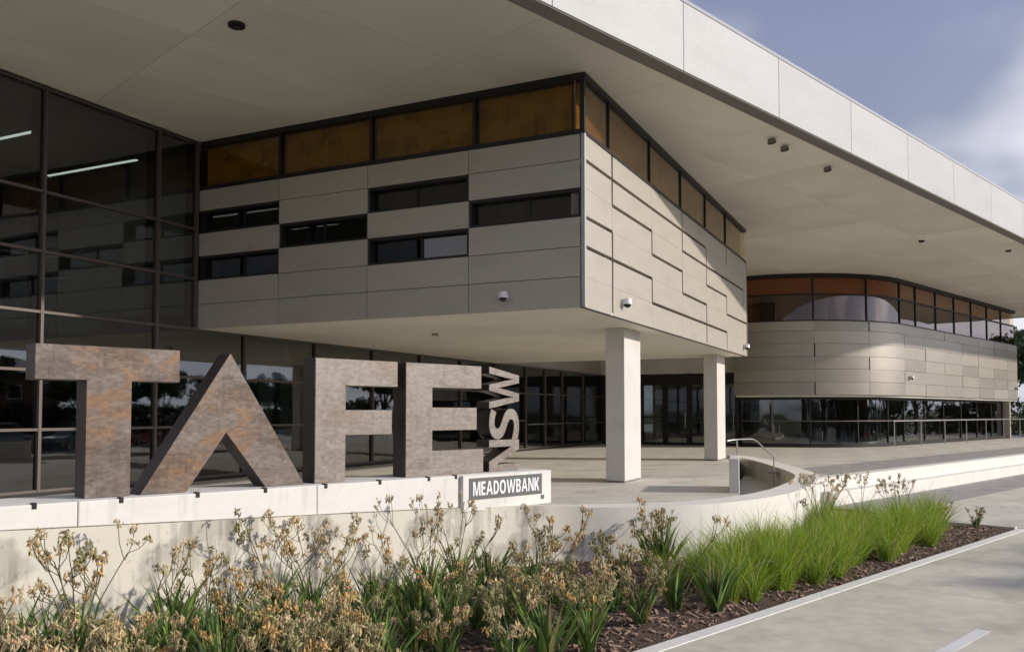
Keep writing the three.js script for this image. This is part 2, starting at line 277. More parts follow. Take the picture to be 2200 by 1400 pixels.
{ // bed
  const bed = structure('garden_bed', 'U', [0, 0, 0], 'bark-mulched garden bed between the wall and the footpath', 'garden bed');
  const g = new THREE.PlaneGeometry(33, 4.4, 260, 44).rotateX(-Math.PI / 2).translate(2.3, 0, -7.05), p = g.attributes.position;
  for (let i = 0; i < p.count; i++) { const x = p.getX(i), z = p.getZ(i), e = sst(-4.85, -5.5, z); p.setY(i, -0.765 + e * 0.07 * fbm(x * 0.8 + 50, z * 0.8 + 50, 64, 64, 3) + e * 0.05 * fbm(x * 5 + 50, z * 5 + 90, 64, 64, 3)); }
  g.computeVertexNormals(); part(bed, 'mulch_soil', g, M.mulch);
  for (let k = 0; k < 8; k++) part(bed, 'edging_kerb', rb(-14 + k * 4.1 + 0.003, -14 + k * 4.1 + 4.097, -1, YP + 0.006, -4.98, -4.803, 0.010), M.step);
  part(bed, 'edging_kerb', rb(18.6, 18.78, -1, YP + 0.04, -8.75, -4.99, 0.012), M.plaza);
  const r = rng(5), shapes = [bx(0.06, 0.012, 0.022, 0, 0, 0), bx(0.10, 0.010, 0.016, 0, 0, 0)], cm = mat({ color: L(0.30, 0.21, 0.155), roughness: 1 });
  shapes.forEach((sg, q) => {
    const im = new THREE.InstancedMesh(sg, cm, 6500), m4 = new THREE.Matrix4(), c = new THREE.Color(); im.name = 'bark_chip'; im.userData.kind = 'stuff'; im.castShadow = im.receiveShadow = true;
    for (let i = 0; i < 6500; i++) {
      const x = -3 + r() * 21.4, z = -8.9 + r() * 3.85, e = sst(-4.85, -5.5, z);
      const y = -0.755 + e * 0.07 * fbm(x * 0.8 + 50, z * 0.8 + 50, 64, 64, 3) + e * 0.05 * fbm(x * 5 + 50, z * 5 + 90, 64, 64, 3), s = 0.5 + r() * 0.9;
      m4.compose(new THREE.Vector3(x, y, z), new THREE.Quaternion().setFromEuler(new THREE.Euler((r() - 0.5) * 0.9, r() * 6.3, (r() - 0.5) * 0.9)), new THREE.Vector3(s, s, s)); im.setMatrixAt(i, m4);
      const k = 0.35 + r() * 1.0, w = r(); im.setColorAt(i, c.setRGB(k, k * (0.88 + 0.15 * w), k * (0.8 + 0.25 * w)));
    }
    bed.add(im);
  });
}
{ // retaining wall that swells round the sunken bed
  const w = thing('retaining_wall', 'stained pale concrete retaining wall curving round to the steps', 'wall', 'U', [0, 0, 0]);
  const top = (q) => { const x = q.p[0]; return x < 9.5 ? 0.43 - 0.039 * (x - 2) : x < 10.2 ? 0.137 - 0.047 * (x - 9.5) / 0.7 : 0.09; };
  const i0 = ringPath.findIndex((q) => q.p[0] > 9.85);
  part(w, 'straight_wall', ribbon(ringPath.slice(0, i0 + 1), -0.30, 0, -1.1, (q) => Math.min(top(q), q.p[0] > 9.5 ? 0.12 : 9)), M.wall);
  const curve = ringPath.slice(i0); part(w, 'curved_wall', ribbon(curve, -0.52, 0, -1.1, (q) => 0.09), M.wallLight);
  const inner = smoothPath(pitEdge.slice(1), 40, 1), sg = inner[10].n[1] > 0 ? 1 : -1; for (const q of inner) q.n = [q.n[0] * sg, q.n[1] * sg];
  part(w, 'inner_face', ribbon(inner, 0.0, 0.25, -1.0, (q) => 0.075), M.wall);
}
{ // sunken bed behind the curved wall
  const g = structure('sunken_court', 'U', [0, 0, 0], 'sunken floor inside the curved wall', 'court');
  const s = new THREE.Shape(); [[14.3, -8.9], [13.3, -7.6], [15.1, -7.6], [17, -8.3], [19, -9.3], [20.7, -10.6], [23, -12.5], [25, -14.4]].forEach(([x, z], i) => i ? s.lineTo(x, -z) : s.moveTo(x, -z));
  part(g, 'court_floor', new THREE.ShapeGeometry(s).rotateX(-Math.PI / 2).translate(0, -0.42, 0), M.plaza);
  const bl = thing('low_blade_wall', 'low white concrete blade wall at the edge of the sunken court', 'wall', 'U', [14.5, -0.6, -8.6]);
  const d = [24.5 - 14.5, -14.4 + 8.6], l = 1.5, ang = Math.atan2(-d[1], d[0]);
  const ge = rb(0, l, 0, 1.24, -0.09, 0.09, 0.01); const m = part(bl, 'wall_body', ge, M.column); m.rotation.y = ang;
  const hr = thing('handrail', 'bent stainless handrail above the curved wall', 'handrail', 'W', [5.2, 0, -20.2]);
  part(hr, 'rail', tube([[-0.25, 0.86, 0.2], [0, 0.88, 0], [0.35, 0.88, -0.4], [0.62, 0.86, -0.7], [1.05, 0.62, -1.3], [1.5, 0.35, -1.9]], 0.019, 8, 30), M.stainless);
  part(hr, 'post', rod([1.44, 0.38, -1.83], [1.44, -0.4, -1.83], 0.02), M.stainless); part(hr, 'post', rod([0.05, 0.87, -0.06], [0.05, -0.4, -0.06], 0.02), M.stainless);
}

// ------------------------------------------------------------------ plinth, big letters and the name plate
{
  const pl = thing('letter_plinth', 'long white concrete plinth carrying the big letters', 'plinth', 'U', [2, 0, -9.3]);
  const yb = (x) => 0.43 - 0.039 * (x - 2) + 0.005, cuts = [-14, -9, -4.5, -1.2, 3.01, 5.70, 7.96, 9.75], top = 0.64;
  for (let k = 0; k + 1 < cuts.length; k++) {
    const x0 = cuts[k] + 0.004 - 2, x1 = cuts[k + 1] - 0.004 - 2;
    const s = new THREE.Shape([new THREE.Vector2(x0, yb(x0 + 2)), new THREE.Vector2(x1, yb(x1 + 2)), new THREE.Vector2(x1, top), new THREE.Vector2(x0, top)]);
    part(pl, 'plinth_block', new THREE.ExtrudeGeometry(s, { depth: 0.83, bevelEnabled: true, bevelThickness: 0.012, bevelSize: 0.010, bevelOffset: -0.010, bevelSegments: 2 }).translate(0, 0, -0.53), M.white);
  }
  part(pl, 'core', bb(-16, 7.7, -0.02, 0.2, -0.5, -0.05), M.white);
}
const font = await new FontLoader().loadAsync('fonts/droid/droid_sans_bold.typeface.json');
function letter(name, label, u0, polys, m, opts = {}) {
  const t = thing(name, label, 'letter', 'U', [u0, 0.64, -9.2], 'big letters standing on the plinth');
  const mk = (depth, off, inset) => polys.map((P) => { const s = new THREE.Shape(P.map(([x, y]) => new THREE.Vector2(x - u0, y - 0.64))); return new THREE.ExtrudeGeometry(s, { depth, bevelEnabled: true, bevelThickness: 0.004, bevelSize: 0.004, bevelOffset: -0.004 - inset, bevelSegments: 1 }).translate(0, 0, off); });
  part(t, 'side_return', mk(0.255, -0.285, 0), M.steelSide); part(t, 'face_plate', mk(0.012, -0.022, 0.001), m); return t;
}
const Y0 = 0.642, Y1 = 2.18;
letter('letter_t', 'rust-brown steel letter T on the white plinth', 2.66, [[[2.66, 1.83], [3.14, 1.83], [3.14, Y0], [3.59, Y0], [3.59, 1.83], [4.10, 1.83], [4.10, Y1], [2.66, Y1]]], M.patina);
letter('letter_a', 'rust-brown steel letter A without a crossbar, on the plinth', 3.69, [[[3.69, Y0], [4.19, Y0], [4.645, 1.275], [5.14, Y0], [5.66, Y0], [4.685, Y1]]], M.patina);
letter('letter_f', 'grey-tan steel letter F on the white plinth', 5.80, [[[5.80, Y0], [6.245, Y0], [6.245, 1.22], [6.97, 1.22], [6.97, 1.54], [6.245, 1.54], [6.245, 1.845], [7.06, 1.845], [7.06, Y1], [5.80, Y1]]], M.patinaPale);
letter('letter_e', 'grey-tan steel letter E on the white plinth', 7.20, [[[7.20, Y0], [8.62, Y0], [8.62, 0.985], [7.66, 0.985], [7.66, 1.258], [8.49, 1.258], [8.49, 1.578], [7.66, 1.578], [7.66, 1.85], [8.58, 1.85], [8.58, Y1], [7.20, Y1]]], M.patinaPale);
{ // the three small letters run upwards on their side
  const cap = (ch, y0, y1, label) => {
    const t = thing('letter_' + ch.toLowerCase(), label, 'letter', 'U', [8.74, 0.64, -9.2], 'small sideways letters beside the big ones');
    const mk = (depth, off) => {
      const g = new TextGeometry(ch, { font, size: 1, depth, curveSegments: 8, bevelEnabled: false }); g.computeBoundingBox(); const b = g.boundingBox;
      g.translate(-b.min.x, -b.min.y, -b.min.z); g.scale((y1 - y0) / (b.max.x - b.min.x), 0.62 / (b.max.y - b.min.y), 1); g.rotateZ(Math.PI / 2); g.translate(0.62, y0 - 0.64, off); g.computeVertexNormals(); return g;
    };
    part(t, 'side_return', mk(0.262, -0.285), M.steelSide); part(t, 'face_plate', mk(0.012, -0.022), M.patinaPale);
  };
  cap('N', 0.645, 1.105, 'small steel letter N turned on its side, bottom of the upright word');
  cap('S', 1.107, 1.565, 'small steel letter S turned on its side, middle of the upright word');
  cap('W', 1.567, 2.18, 'small steel letter W turned on its side, top of the upright word');
}
{
  const t = thing('name_sign', 'white sign reading MEADOWBANK on a grey plate, at the plinth end', 'sign', 'U', [8.0, 0.14, -8.93]);
  part(t, 'board', rb(-0.02, 1.77, 0.0, 0.495, -0.06, 0.0, 0.006), M.white);
  part(t, 'plate', bb(0.09, 1.56, 0.155, 0.455, 0.0005, 0.006), M.signGrey);
  part(t, 'square_dot', bb(1.54, 1.61, 0.075, 0.135, 0.0005, 0.006), M.signGrey);
  const word = 'MEADOWBANK'; let x = 0.155; const gl = []; 
  for (const ch of word) { const g = new TextGeometry(ch, { font, size: 0.195, depth: 0.006, curveSegments: 5 }); g.scale(0.86, 1.0, 1); g.computeBoundingBox(); g.translate(x - g.boundingBox.min.x, 0, 0); x = x + (g.boundingBox.max.x - g.boundingBox.min.x) + 0.020; gl.push(g); }
  const k = 1.34 / (x - 0.02 - 0.155);
  gl.forEach((g) => { g.translate(-0.155, 0, 0); g.scale(k, 1, 1); g.translate(0.155, 0.21, 0.006); part(t, 'raised_letter', g, M.signWhite); });
}
for (const u of [2.05, 2.62, 3.42, 4.22, 5.02, 5.82, 6.62, 7.42, 7.9]) {
  const t = thing('edge_stud', 'small dark metal skate stop clipped over the plinth edge', 'skate stop', 'U', [u, 0.64, -9.0], 'skate stops along the plinth edge');
  part(t, 'top_clip', rb(-0.022, 0.022, -0.002, 0.014, -0.05, 0.016, 0.004), M.frame); part(t, 'front_clip', rb(-0.022, 0.022, -0.045, 0.013, 0.003, 0.018, 0.004), M.frame);
}

// ------------------------------------------------------------------ great roof
const SOF = 7.52, UEND = 61.5;
{
  const r = rng(21), roof = thing('canopy_roof', 'wide overhanging flat roof with pale soffit and white metal fascia', 'roof', 'U', [20, SOF, -9]);
  const W0 = 3.5, U0 = -1.0 - 20;
  for (let i = 0; i < 18; i++) for (let j = 0; j < 8; j++) {
    const x0 = U0 + i * W0, x1 = Math.min(x0 + W0, UEND - 0.5 - 20), z1 = 0.16 - j * 2.2 - 0.0, z0 = z1 - 2.2; if (x1 - x0 < 0.3) continue;
    part(roof, 'soffit_panel', bb(x0 + 0.004, x1 - 0.004, 0, 0.02, z0 + 0.004, z1 - 0.004), pick(M.soffit, r));
  }
  part(roof, 'deck', bb(-21, UEND - 20.3, 0.03, 1.2, -50, 0.1), M.intDark);
  part(roof, 'rear_soffit', bb(-21, UEND - 20.4, 0.002, 0.024, -50, 0.16 - 17.6), M.soffit[1]);
  // bevelled dark edge strip and tall fascia panels
  const strip = (x0, x1) => { const s = new THREE.Shape([new THREE.Vector2(0.165, 0.0), new THREE.Vector2(0.34, 0.085), new THREE.Vector2(0.34, 0.12), new THREE.Vector2(0.165, 0.05)]); return new THREE.ExtrudeGeometry(s, { depth: x1 - x0, bevelEnabled: false }).rotateY(-Math.PI / 2).translate(x1, 0, 0); };
  for (let i = 0; i < 18; i++) { const x0 = U0 + i * W0, x1 = Math.min(x0 + W0, UEND - 20); part(roof, 'edge_strip', strip(x0 + 0.002, x1 - 0.002), M.trim); }
  const u1 = 13.0 - 20 - 4 * W0;
  for (let i = 0; i < 24; i++) {
    const x0 = u1 + i * W0, x1 = Math.min(x0 + W0, UEND - 20); if (x1 - x0 < 0.3) break;
    part(roof, 'fascia_panel', rb(x0 + 0.006, x1 - 0.006, 0.105, 1.36, 0.28, 0.36, 0.008), pick(M.fascia, r));
    const s = new THREE.Shape([new THREE.Vector2(0.36, 1.372), new THREE.Vector2(0.13, 1.64), new THREE.Vector2(-0.3, 1.64), new THREE.Vector2(-0.3, 1.372)]);
    part(roof, 'cap_flashing', new THREE.ExtrudeGeometry(s, { depth: x1 - x0 - 0.006, bevelEnabled: false }).rotateY(-Math.PI / 2).translate(x1 - 0.003, 0, 0), M.fascia[2]);
  }
  part(roof, 'end_fascia', rb(-21.1, -21.02, 0.0, 1.4, -50, 0.3, 0.01), M.fascia[0]); part(roof, 'end_fascia', rb(UEND - 20.02, UEND - 19.94, 0.0, 1.4, -50, 0.3, 0.01), M.fascia[0]);
  part(roof, 'fascia_backing', bb(-20.9, UEND - 20.1, 0.13, 1.34, 0.1, 0.27), M.backing);
}
{
  const dl = (X, Z, rad, label) => { const t = thing('downlight', label, 'light', 'W', [X, SOF, -Z], 'recessed lights in the soffit'); part(t, 'rim', new THREE.CylinderGeometry(rad, rad, 0.05, 20).translate(0, -0.02, 0), M.frame); part(t, 'lens', new THREE.CylinderGeometry(rad * 0.7, rad * 0.7, 0.02, 20).translate(0, -0.05, 0), M.plasticDark); };
  dl(-4.27, 13.2, 0.13, 'round dark downlight in the soffit above the plaza');
  dl(14.33, 30.1, 0.10, 'round dark downlight in the soffit before the curved wing'); dl(18.4, 31.9, 0.10, 'round dark downlight near the far roof edge');
  const spot = (X, Z, label) => { const t = thing('soffit_spotlight', label, 'light', 'W', [X, SOF, -Z], 'spotlights hung under the soffit'); part(t, 'mount', new THREE.CylinderGeometry(0.07, 0.07, 0.05, 14).translate(0, -0.02, 0), M.plasticWhite); part(t, 'head', new THREE.CylinderGeometry(0.08, 0.10, 0.09, 16).rotateZ(0.2).translate(0.0, -0.07, 0), M.trim); part(t, 'lens', new THREE.CylinderGeometry(0.08, 0.08, 0.02, 16).rotateZ(0.2).translate(0.012, -0.118, 0), M.plasticDark); };
  spot(5.69, 18.76, 'small grey spotlight under the soffit, first of a pair'); spot(6.14, 19.29, 'larger grey spotlight under the soffit, second of a pair'); spot(7.71, 20.95, 'lone grey spotlight under the soffit near the roof edge');
  const m = thing('roof_mast', 'thin white lightning mast standing on the roof', 'mast', 'U', [26.5, 8.7, -12]); part(m, 'pole', rod([0, 0, 0], [0, 1.75, 0], 0.02), M.stainless); part(m, 'foot', bx(0.2, 0.1, 0.2, 0, 0.05, 0), M.stainless);
  const p = (X, Z) => { const t = thing('soffit_sensor', 'tiny dark sensor on the underside of the box', 'sensor', 'W', [X, 3.34, -Z]); part(t, 'body', new THREE.CylinderGeometry(0.07, 0.09, 0.05, 16).translate(0, -0.02, 0), M.edge); };
  p(-1.79, 20.1);
}

// ------------------------------------------------------------------ overhanging upper storey
const BA0 = 14.11, BA1 = 28.8, BB0 = -5.43, BB1 = -14.55, BOT = 3.35;
const ROWS = [3.35, 3.89, 4.42, 4.95, 5.46, 5.96, 6.42];
{
  const r = rng(31), box = thing('overhanging_storey', 'champagne-clad upper storey jutting out over the plaza', 'building', 'A', [BA0, BOT, BB0]);
  // local: x = a, z = b ; size
  const LA = BA1 - BA0, LB = BB0 - BB1;
  part(box, 'underside', bb(0.03, LA - 0.02, 0.0, 0.05, -LB, -0.03), M.underside);
  part(box, 'core_floor', bb(0.5, LA - 0.3, 0.06, 0.2, -LB, -0.3), M.intFloor);
  part(box, 'core_ceiling', bb(0.3, LA - 0.3, SOF - BOT - 0.25, SOF - BOT - 0.02, -LB, -0.3), M.intDark);
  part(box, 'backing', bb(0.10, LA - 0.1, 0.055, 3.06, -0.30, -0.14), M.backing);           // behind the lit face
  part(box, 'rear_wall', bb(LA - 0.25, LA - 0.05, 0.05, SOF - BOT - 0.02, -LB, -0.31), M.edge);
  part(box, 'inner_wall', bb(3.4, 3.5, 0.2, SOF - BOT - 0.25, -LB, -0.31), M.intWall);
  // lit face panels, grid with shadow joints where the photograph shows them
  const S = [0.06, 1.5, 4.1, 6.65, 9.15, 11.7, 14.2, LA - 0.01];
  const wideV = new Set(['1:4', '1:5', '1:0', '1:1', '1:2', '2:3', '2:1', '3:5', '3:2', '3:4', '4:4', '4:3', '4:0', '4:1', '5:5', '5:2', '5:0', '6:3']), wideH = new Set(['0:5', '1:5', '2:5', '3:5', '1:4', '2:3', '3:2', '0:3', '0:2', '1:2', '2:1', '3:1', '4:1', '3:4', '4:4', '5:4', '4:3', '5:2', '6:2']);
  for (let c = 0; c < 7; c++) for (let k = 0; k < 6; k++) {
    const gl = wideV.has(c + ':' + k) ? 0.042 : 0.0015, gr = wideV.has((c + 1) + ':' + k) ? 0.042 : 0.0015, gb = wideH.has(c + ':' + k) ? 0.034 : 0.0015, gt = wideH.has(c + ':' + (k + 1)) ? 0.034 : 0.0015;
    part(box, 'cladding_panel', bb(S[c] + gl, S[c + 1] - gr, ROWS[k] - BOT + gb, ROWS[k + 1] - BOT - gt, -0.12, -0.02 + r() * 0.003), M.panel[1 + (c + k) % 2 * 0]);
  }
  // corner trims
  part(box, 'corner_trim', rb(-0.03, 0.05, 0.0, 3.07, -0.06, 0.01, 0.006), M.fascia[0]);
  part(box, 'corner_trim', rb(LA - 0.008, LA + 0.04, 0.0, 3.07, -0.1, 0.0, 0.006), M.panel[0]);
  // dark glazed band on the lit face
  const y0 = 3.07, y1 = SOF - BOT;
  part(box, 'band_sill', bb(0.0, LA, y0, y0 + 0.06, -0.2, 0.004), M.frame); part(box, 'band_head', bb(0.0, LA, y1 - 0.10, y1 - 0.003, -0.2, 0.004), M.frame);
  const ms = [0.0, 1.4, 4.05, 6.65, 9.2, 11.75, LA];
  for (let i = 0; i + 1 < ms.length; i++) { part(box, 'band_pane', bb(ms[i] + 0.012, ms[i + 1] - 0.012, y0 + 0.06, y1 - 0.10, -0.07, -0.06), M.glassBand); part(box, 'band_liner', bb(ms[i] + 0.012, ms[i + 1] - 0.012, y0 + 0.06, y1 - 0.10, -0.20, -0.18), M.bronzeBand); }
  for (let i = 1; i < ms.length - 1; i++) part(box, 'band_mullion', bb(ms[i] - 0.011, ms[i] + 0.011, y0 + 0.061, y1 - 0.101, -0.12, -0.03), M.frame);
  part(box, 'corner_post', bb(-0.012, 0.07, y0 + 0.061, y1 - 0.101, -0.09, -0.002), M.frame);
  // shaded face (towards -a): windows and panels; local x towards the depth, so the face lies at x = 0 and runs along -z
  const C = [0.08, 2.32, 4.61, 6.86, LB], WIN = new Set(['0:3', '1:4', '1:2', '2:3', '3:4', '3:2']);
  for (let c = 0; c < 4; c++) for (let k = 0; k < 6; k++) {
    const z1 = -C[c] - 0.006, z0 = -C[c + 1] + 0.006, ya = ROWS[k] - BOT + 0.006, yb = ROWS[k + 1] - BOT - 0.006;
    if (!WIN.has(c + ':' + k)) { part(box, 'cladding_panel', bb(-0.01 - r() * 0.004, 0.10, ya, yb, z0, z1), pick(M.panel, r)); part(box, 'backing', bb(0.105, 0.2, ya - 0.004, yb + 0.004, z0 - 0.004, z1 + 0.004), M.backing); continue; }
    // window: reveal, frame, two panes, blind
    const w = new THREE.Group(); w.name = 'window'; w.position.set(0.16, ya, z0); box.add(w);
    const h = yb - ya, wd = z1 - z0, q = 0.045, split = wd * (0.42 + 0.12 * r());
    const f = [bb(-0.14, 0.05, 0, q, 0, wd), bb(-0.14, 0.05, h - q, h, 0, wd), bb(-0.14, 0.05, q, h - q, 0, q), bb(-0.14, 0.05, q, h - q, wd - q, wd), bb(-0.02, 0.04, q, h - q, split - 0.025, split + 0.025)];
    part(w, 'frame', f, M.frame);
    part(w, 'pane', bb(0, 0.008, q, h - q, q, split - 0.025), M.glassWin); part(w, 'pane', bb(0, 0.008, q, h - q, split + 0.025, wd - q), M.glassWin);
    const lit = (c === 3 && k === 2), o = c === 3 ? [0.30, 0.95] : [0.18, 0.25 + 0.08 * r()][0] ? [0.16 + 0.1 * r(), 0.30 + 0.15 * r()] : 0;
    part(w, 'blind', bb(0.14, 0.15, 0.02, h - 0.06, wd * o[0], wd * (lit ? 0.8 : o[1])), M.blind);
    part(w, 'sill_shelf', bb(0.05, 0.35, -0.03, 0.0, 0, wd), M.intWall);
  }
  part(box, 'band_sill', bb(-0.004, 0.2, y0, y0 + 0.09, -LB, -0.07), M.frame); part(box, 'band_head', bb(-0.004, 0.2, y1 - 0.12, y1 - 0.003, -LB, -0.07), M.frame);
  const mz = [0.09, 2.22, 4.56, 6.88, LB];
  for (let i = 0; i + 1 < mz.length; i++) { part(box, 'band_pane', bb(0.06, 0.07, y0 + 0.09, y1 - 0.12, -mz[i + 1] + 0.03, -mz[i] - 0.03), M.glassBand); part(box, 'band_liner', bb(0.19, 0.205, y0 + 0.095, y1 - 0.125, -mz[i + 1] + 0.03, -mz[i] - 0.03 - (i ? 0 : 0.2)), M.amber); }
  for (let i = 1; i < mz.length - 1; i++) part(box, 'band_mullion', bb(0.01, 0.12, y0 + 0.091, y1 - 0.121, -mz[i] - 0.03, -mz[i] + 0.03), M.frame);
  part(box, 'bottom_trim', bb(-0.012, LA, -0.012, 0.0, -0.09, -0.03), M.frame);
}
function dome(label, f, at, yaw) {
  const t = thing('security_camera', label, 'camera', f, at, 'white security cameras on the cladding'); t.rotation.y += yaw;
  part(t, 'wall_plate', new THREE.CylinderGeometry(0.075, 0.075, 0.03, 16).rotateX(Math.PI / 2).translate(0, 0, 0.015), M.plasticWhite);
  part(t, 'housing', new THREE.CylinderGeometry(0.075, 0.095, 0.11, 18).translate(0, 0.02, 0.10), M.plasticWhite);
  part(t, 'lens_dome', new THREE.SphereGeometry(0.07, 16, 8, 0, Math.PI * 2, Math.PI / 2, Math.PI / 2).translate(0, -0.035, 0.10), M.plasticDark);
}
dome('white dome camera on the shaded panels of the jutting storey', 'B', [BB0 - 1.55, 3.62, -BA0 + 0.01], 0);
dome('white dome camera low on the sunlit panels near the corner', 'A', [BA0 + 2.08, 3.66, BB0 - 0.015], 0);
dome('white dome camera at the far end of the sunlit panels', 'A', [BA0 + 14.2, 3.63, BB0 - 0.015], 0);

// ------------------------------------------------------------------ columns
for (const [a, b, label] of [[18.55, -6.23, 'pale concrete blade column under the corner of the jutting storey'], [28.05, -6.35, 'pale concrete blade column under the far end of the jutting storey']]) {
  const t = thing('column', label, 'column', 'A', [a, 0, b], 'columns under the jutting storey');
  part(t, 'shaft', rb(-0.65, 0.5, 0.035, BOT - 0.002, -0.19, 0.24, 0.012), M.column);
  part(t, 'base_joint', bb(-0.63, 0.48, 0, 0.04, -0.17, 0.22), M.backing);
}

// ------------------------------------------------------------------ glazed hall on the left
const GB = -14.62;
{
  const g = thing('glazed_hall', 'tall glazed hall with bronze mullions behind the big letters', 'building', 'A', [10, 0, GB]);
  const TR = [0.09, 1.2, 2.28, 3.34, 4.45, 5.55, SOF - 0.06], A = [5.2, 7.8, 10.4, 13.0, 14.06, 15.6, 18.2, 20.8, 23.4, 26.0, 28.6, 31.3, 33.2, 35.1, 37.6, 40.2].map((q) => q - 10);
  for (let i = 0; i < A.length; i++) {
    const hi = A[i] < 4.0 ? SOF - 0.01 : (A[i] < 4.1 ? SOF - 0.01 : BOT - 0.01), lo = Math.abs(A[i] - 4.06) < 0.01 ? BOT : 0.0;
    part(g, 'mullion', bb(A[i] - 0.03, A[i] + 0.03, lo, hi, -0.04, 0.07), M.mullion);
    if (hi > 4) part(g, 'mullion_fin', bb(A[i] - 0.10, A[i] - 0.031, lo, hi, -0.22, -0.02), M.frame); else part(g, 'mullion_fin', bb(A[i] - 0.05, A[i] + 0.05, lo, hi, -0.18, -0.041), M.frame);
  }
  for (let i = 0; i + 1 < A.length; i++) {
    const tall = A[i + 1] <= 4.07, door = A[i] > 21;
    const x0 = A[i] + 0.031, x1 = A[i + 1] - 0.031; if (Math.abs(A[i] - 4.06) < 0.01) { }
    const tops = tall ? 6 : 3;
    for (let k = 0; k < tops; k++) {
      let a0 = x0, a1 = x1; if (!tall && Math.abs(A[i] - 4.06) < 0.01) a0 = 3.031; if (tall && A[i] === 3 && k < 3) continue;
      if (door && k < 2 && k === 0) { part(g, 'glass_pane', bb(a0, a1, 0.1, TR[2] - 0.025, -0.006, 0.006), M.glass); continue; } if (door && k === 1) continue;
      part(g, 'glass_pane', bb(a0, a1, TR[k] + 0.025, Math.min(TR[k + 1] - 0.025, tall ? 99 : BOT - 0.03), -0.006, 0.006), M.glass);
    }
    for (let k = 0; k < (tall ? 7 : 4); k++) { if (door && k === 1) continue; let a0 = x0; if (!tall && Math.abs(A[i] - 4.06) < 0.01) a0 = 3.031; if (tall && A[i] === 3 && k < 4) continue; part(g, 'transom', bb(a0, x1, TR[k] - 0.025, TR[k] + 0.025, -0.04, 0.06), M.mullion); }
    if (door) part(g, 'push_bar', tube([[A[i] + 0.12, 1.05, 0.09], [A[i + 1] - 0.12, 1.05, 0.09]], 0.028, 6, 2), M.stainless);
  }
  part(g, 'base_sill', bb(-4.8, 30.2, 0, 0.064, -0.08, 0.08), M.frame); part(g, 'head_frame', bb(-4.8, 4.09, SOF - 0.10, SOF - 0.004, -0.1, 0.03), M.frame);
  part(g, 'upper_wall', bb(28.75 - 9.95, 30.2, BOT, SOF - 0.01, -0.3, -0.05), M.edge);
  // the room behind
  part(g, 'hall_floor', bb(-4.8, 30.2, -0.04, 0.012, -14, -0.1), M.intFloor);
  part(g, 'hall_ceiling', bb(-4.8, 4.1, SOF - 0.2, SOF - 0.06, -14, -0.25), M.intDark);
  part(g, 'gallery_slab', bb(-4.8, 30.2, BOT + 0.02, BOT + 0.4, -14, -3.2), M.intWall);
  part(g, 'gallery_ceiling', bb(4.3, 30.2, BOT - 0.10, BOT - 0.01, -3.2, -0.2), M.intDark);
  part(g, 'rear_wall', bb(-4.8, 30.2, 0, SOF, -14.2, -14.0), M.intWall); part(g, 'side_wall', bb(-5.0, -4.81, 0, SOF - 0.01, -14.2, 0), M.intDark); part(g, 'side_wall', bb(30.2, 30.4, 0, SOF, -14.2, -0.1), M.intDark);
  part(g, 'room_divider', bb(9.0, 9.15, 0.02, BOT, -14, -4.5), M.intWall); part(g, 'upper_divider', bb(4.3, 4.45, BOT + 0.4, SOF - 0.05, -14, -0.3), M.intDark);
  part(g, 'gallery_rail', tube([[-4.7, BOT + 1.5, -3.25], [30, BOT + 1.5, -3.25]], 0.025, 6, 2), M.stainless);
  for (let k = 0; k < 10; k++) part(g, 'rail_post', rod([-4.6 + k * 1.6, BOT + 0.4, -3.25], [-4.6 + k * 1.6, BOT + 1.5, -3.25], 0.02), M.stainless);
  part(g, 'stair_handrail', tube([[-3.5, 4.3, -2.0], [-1, 4.75, -2.2], [1.0, 4.78, -2.3], [2.4, 4.85, -2.3], [3.1, 5.1, -2.2]], 0.03, 6, 24), M.plasticWhite);
  part(g, 'stair_handrail', tube([[-4, 3.9, -1.5], [0.5, 4.1, -1.6], [3.6, 4.5, -1.2]], 0.025, 6, 20), M.plasticWhite);
  for (const a of [-4, 1, 6, 11, 16, 21]) part(g, 'inner_column', rb(a - 0.25, a + 0.25, 0, SOF - 0.2, -6.3, -5.8, 0.01), M.intWall);
  for (const [a, w] of [[6.8, 0.5], [7.6, 0.35], [10.4, 0.5], [12.5, 0.6]]) part(g, 'curtain', bb(a, a + w, 0.2, BOT - 0.15, -0.65, -0.6), M.blind);
  for (const [a, b, w] of [[12.3, -4, 1.6], [18, -5, 2.2], [2.2, -3.8, 2.4]]) { part(g, 'reception_counter', rb(a, a + w, 0.02, 1.05, b - 0.6, b, 0.02), M.intWall); }
}
for (const [a, z0, z1] of [[8.6, -15.2, -19.5], [10.8, -15.2, -19.5], [13.0, -15.25, -18.1]]) {
  const t = thing('strip_light', 'thin lit strip light below the ceiling inside the glazed hall', 'light', 'A', [a, 6.9, z0], 'strip lights inside the glazed hall');
  part(t, 'diffuser', bb(-0.035, 0.035, 0, 0.02, z1 - z0, 0), M.lamp); part(t, 'housing', bb(-0.045, 0.045, 0.021, 0.08, z1 - z0, 0), M.edge); part(t, 'hanger', rod([0, 0.08, -0.4], [0, 0.45, -0.4], 0.006), M.frame); part(t, 'hanger', rod([0, 0.08, z1 - z0 + 0.4], [0, 0.45, z1 - z0 + 0.4], 0.006), M.frame);
  const l = new THREE.RectAreaLight(0xfff4e0, 3.0, 0.07, z0 - z1); l.position.set(0, -0.01, (z1 - z0) / 2); l.rotation.x = -Math.PI / 2; l.name = 'strip_glow'; t.add(l);
}

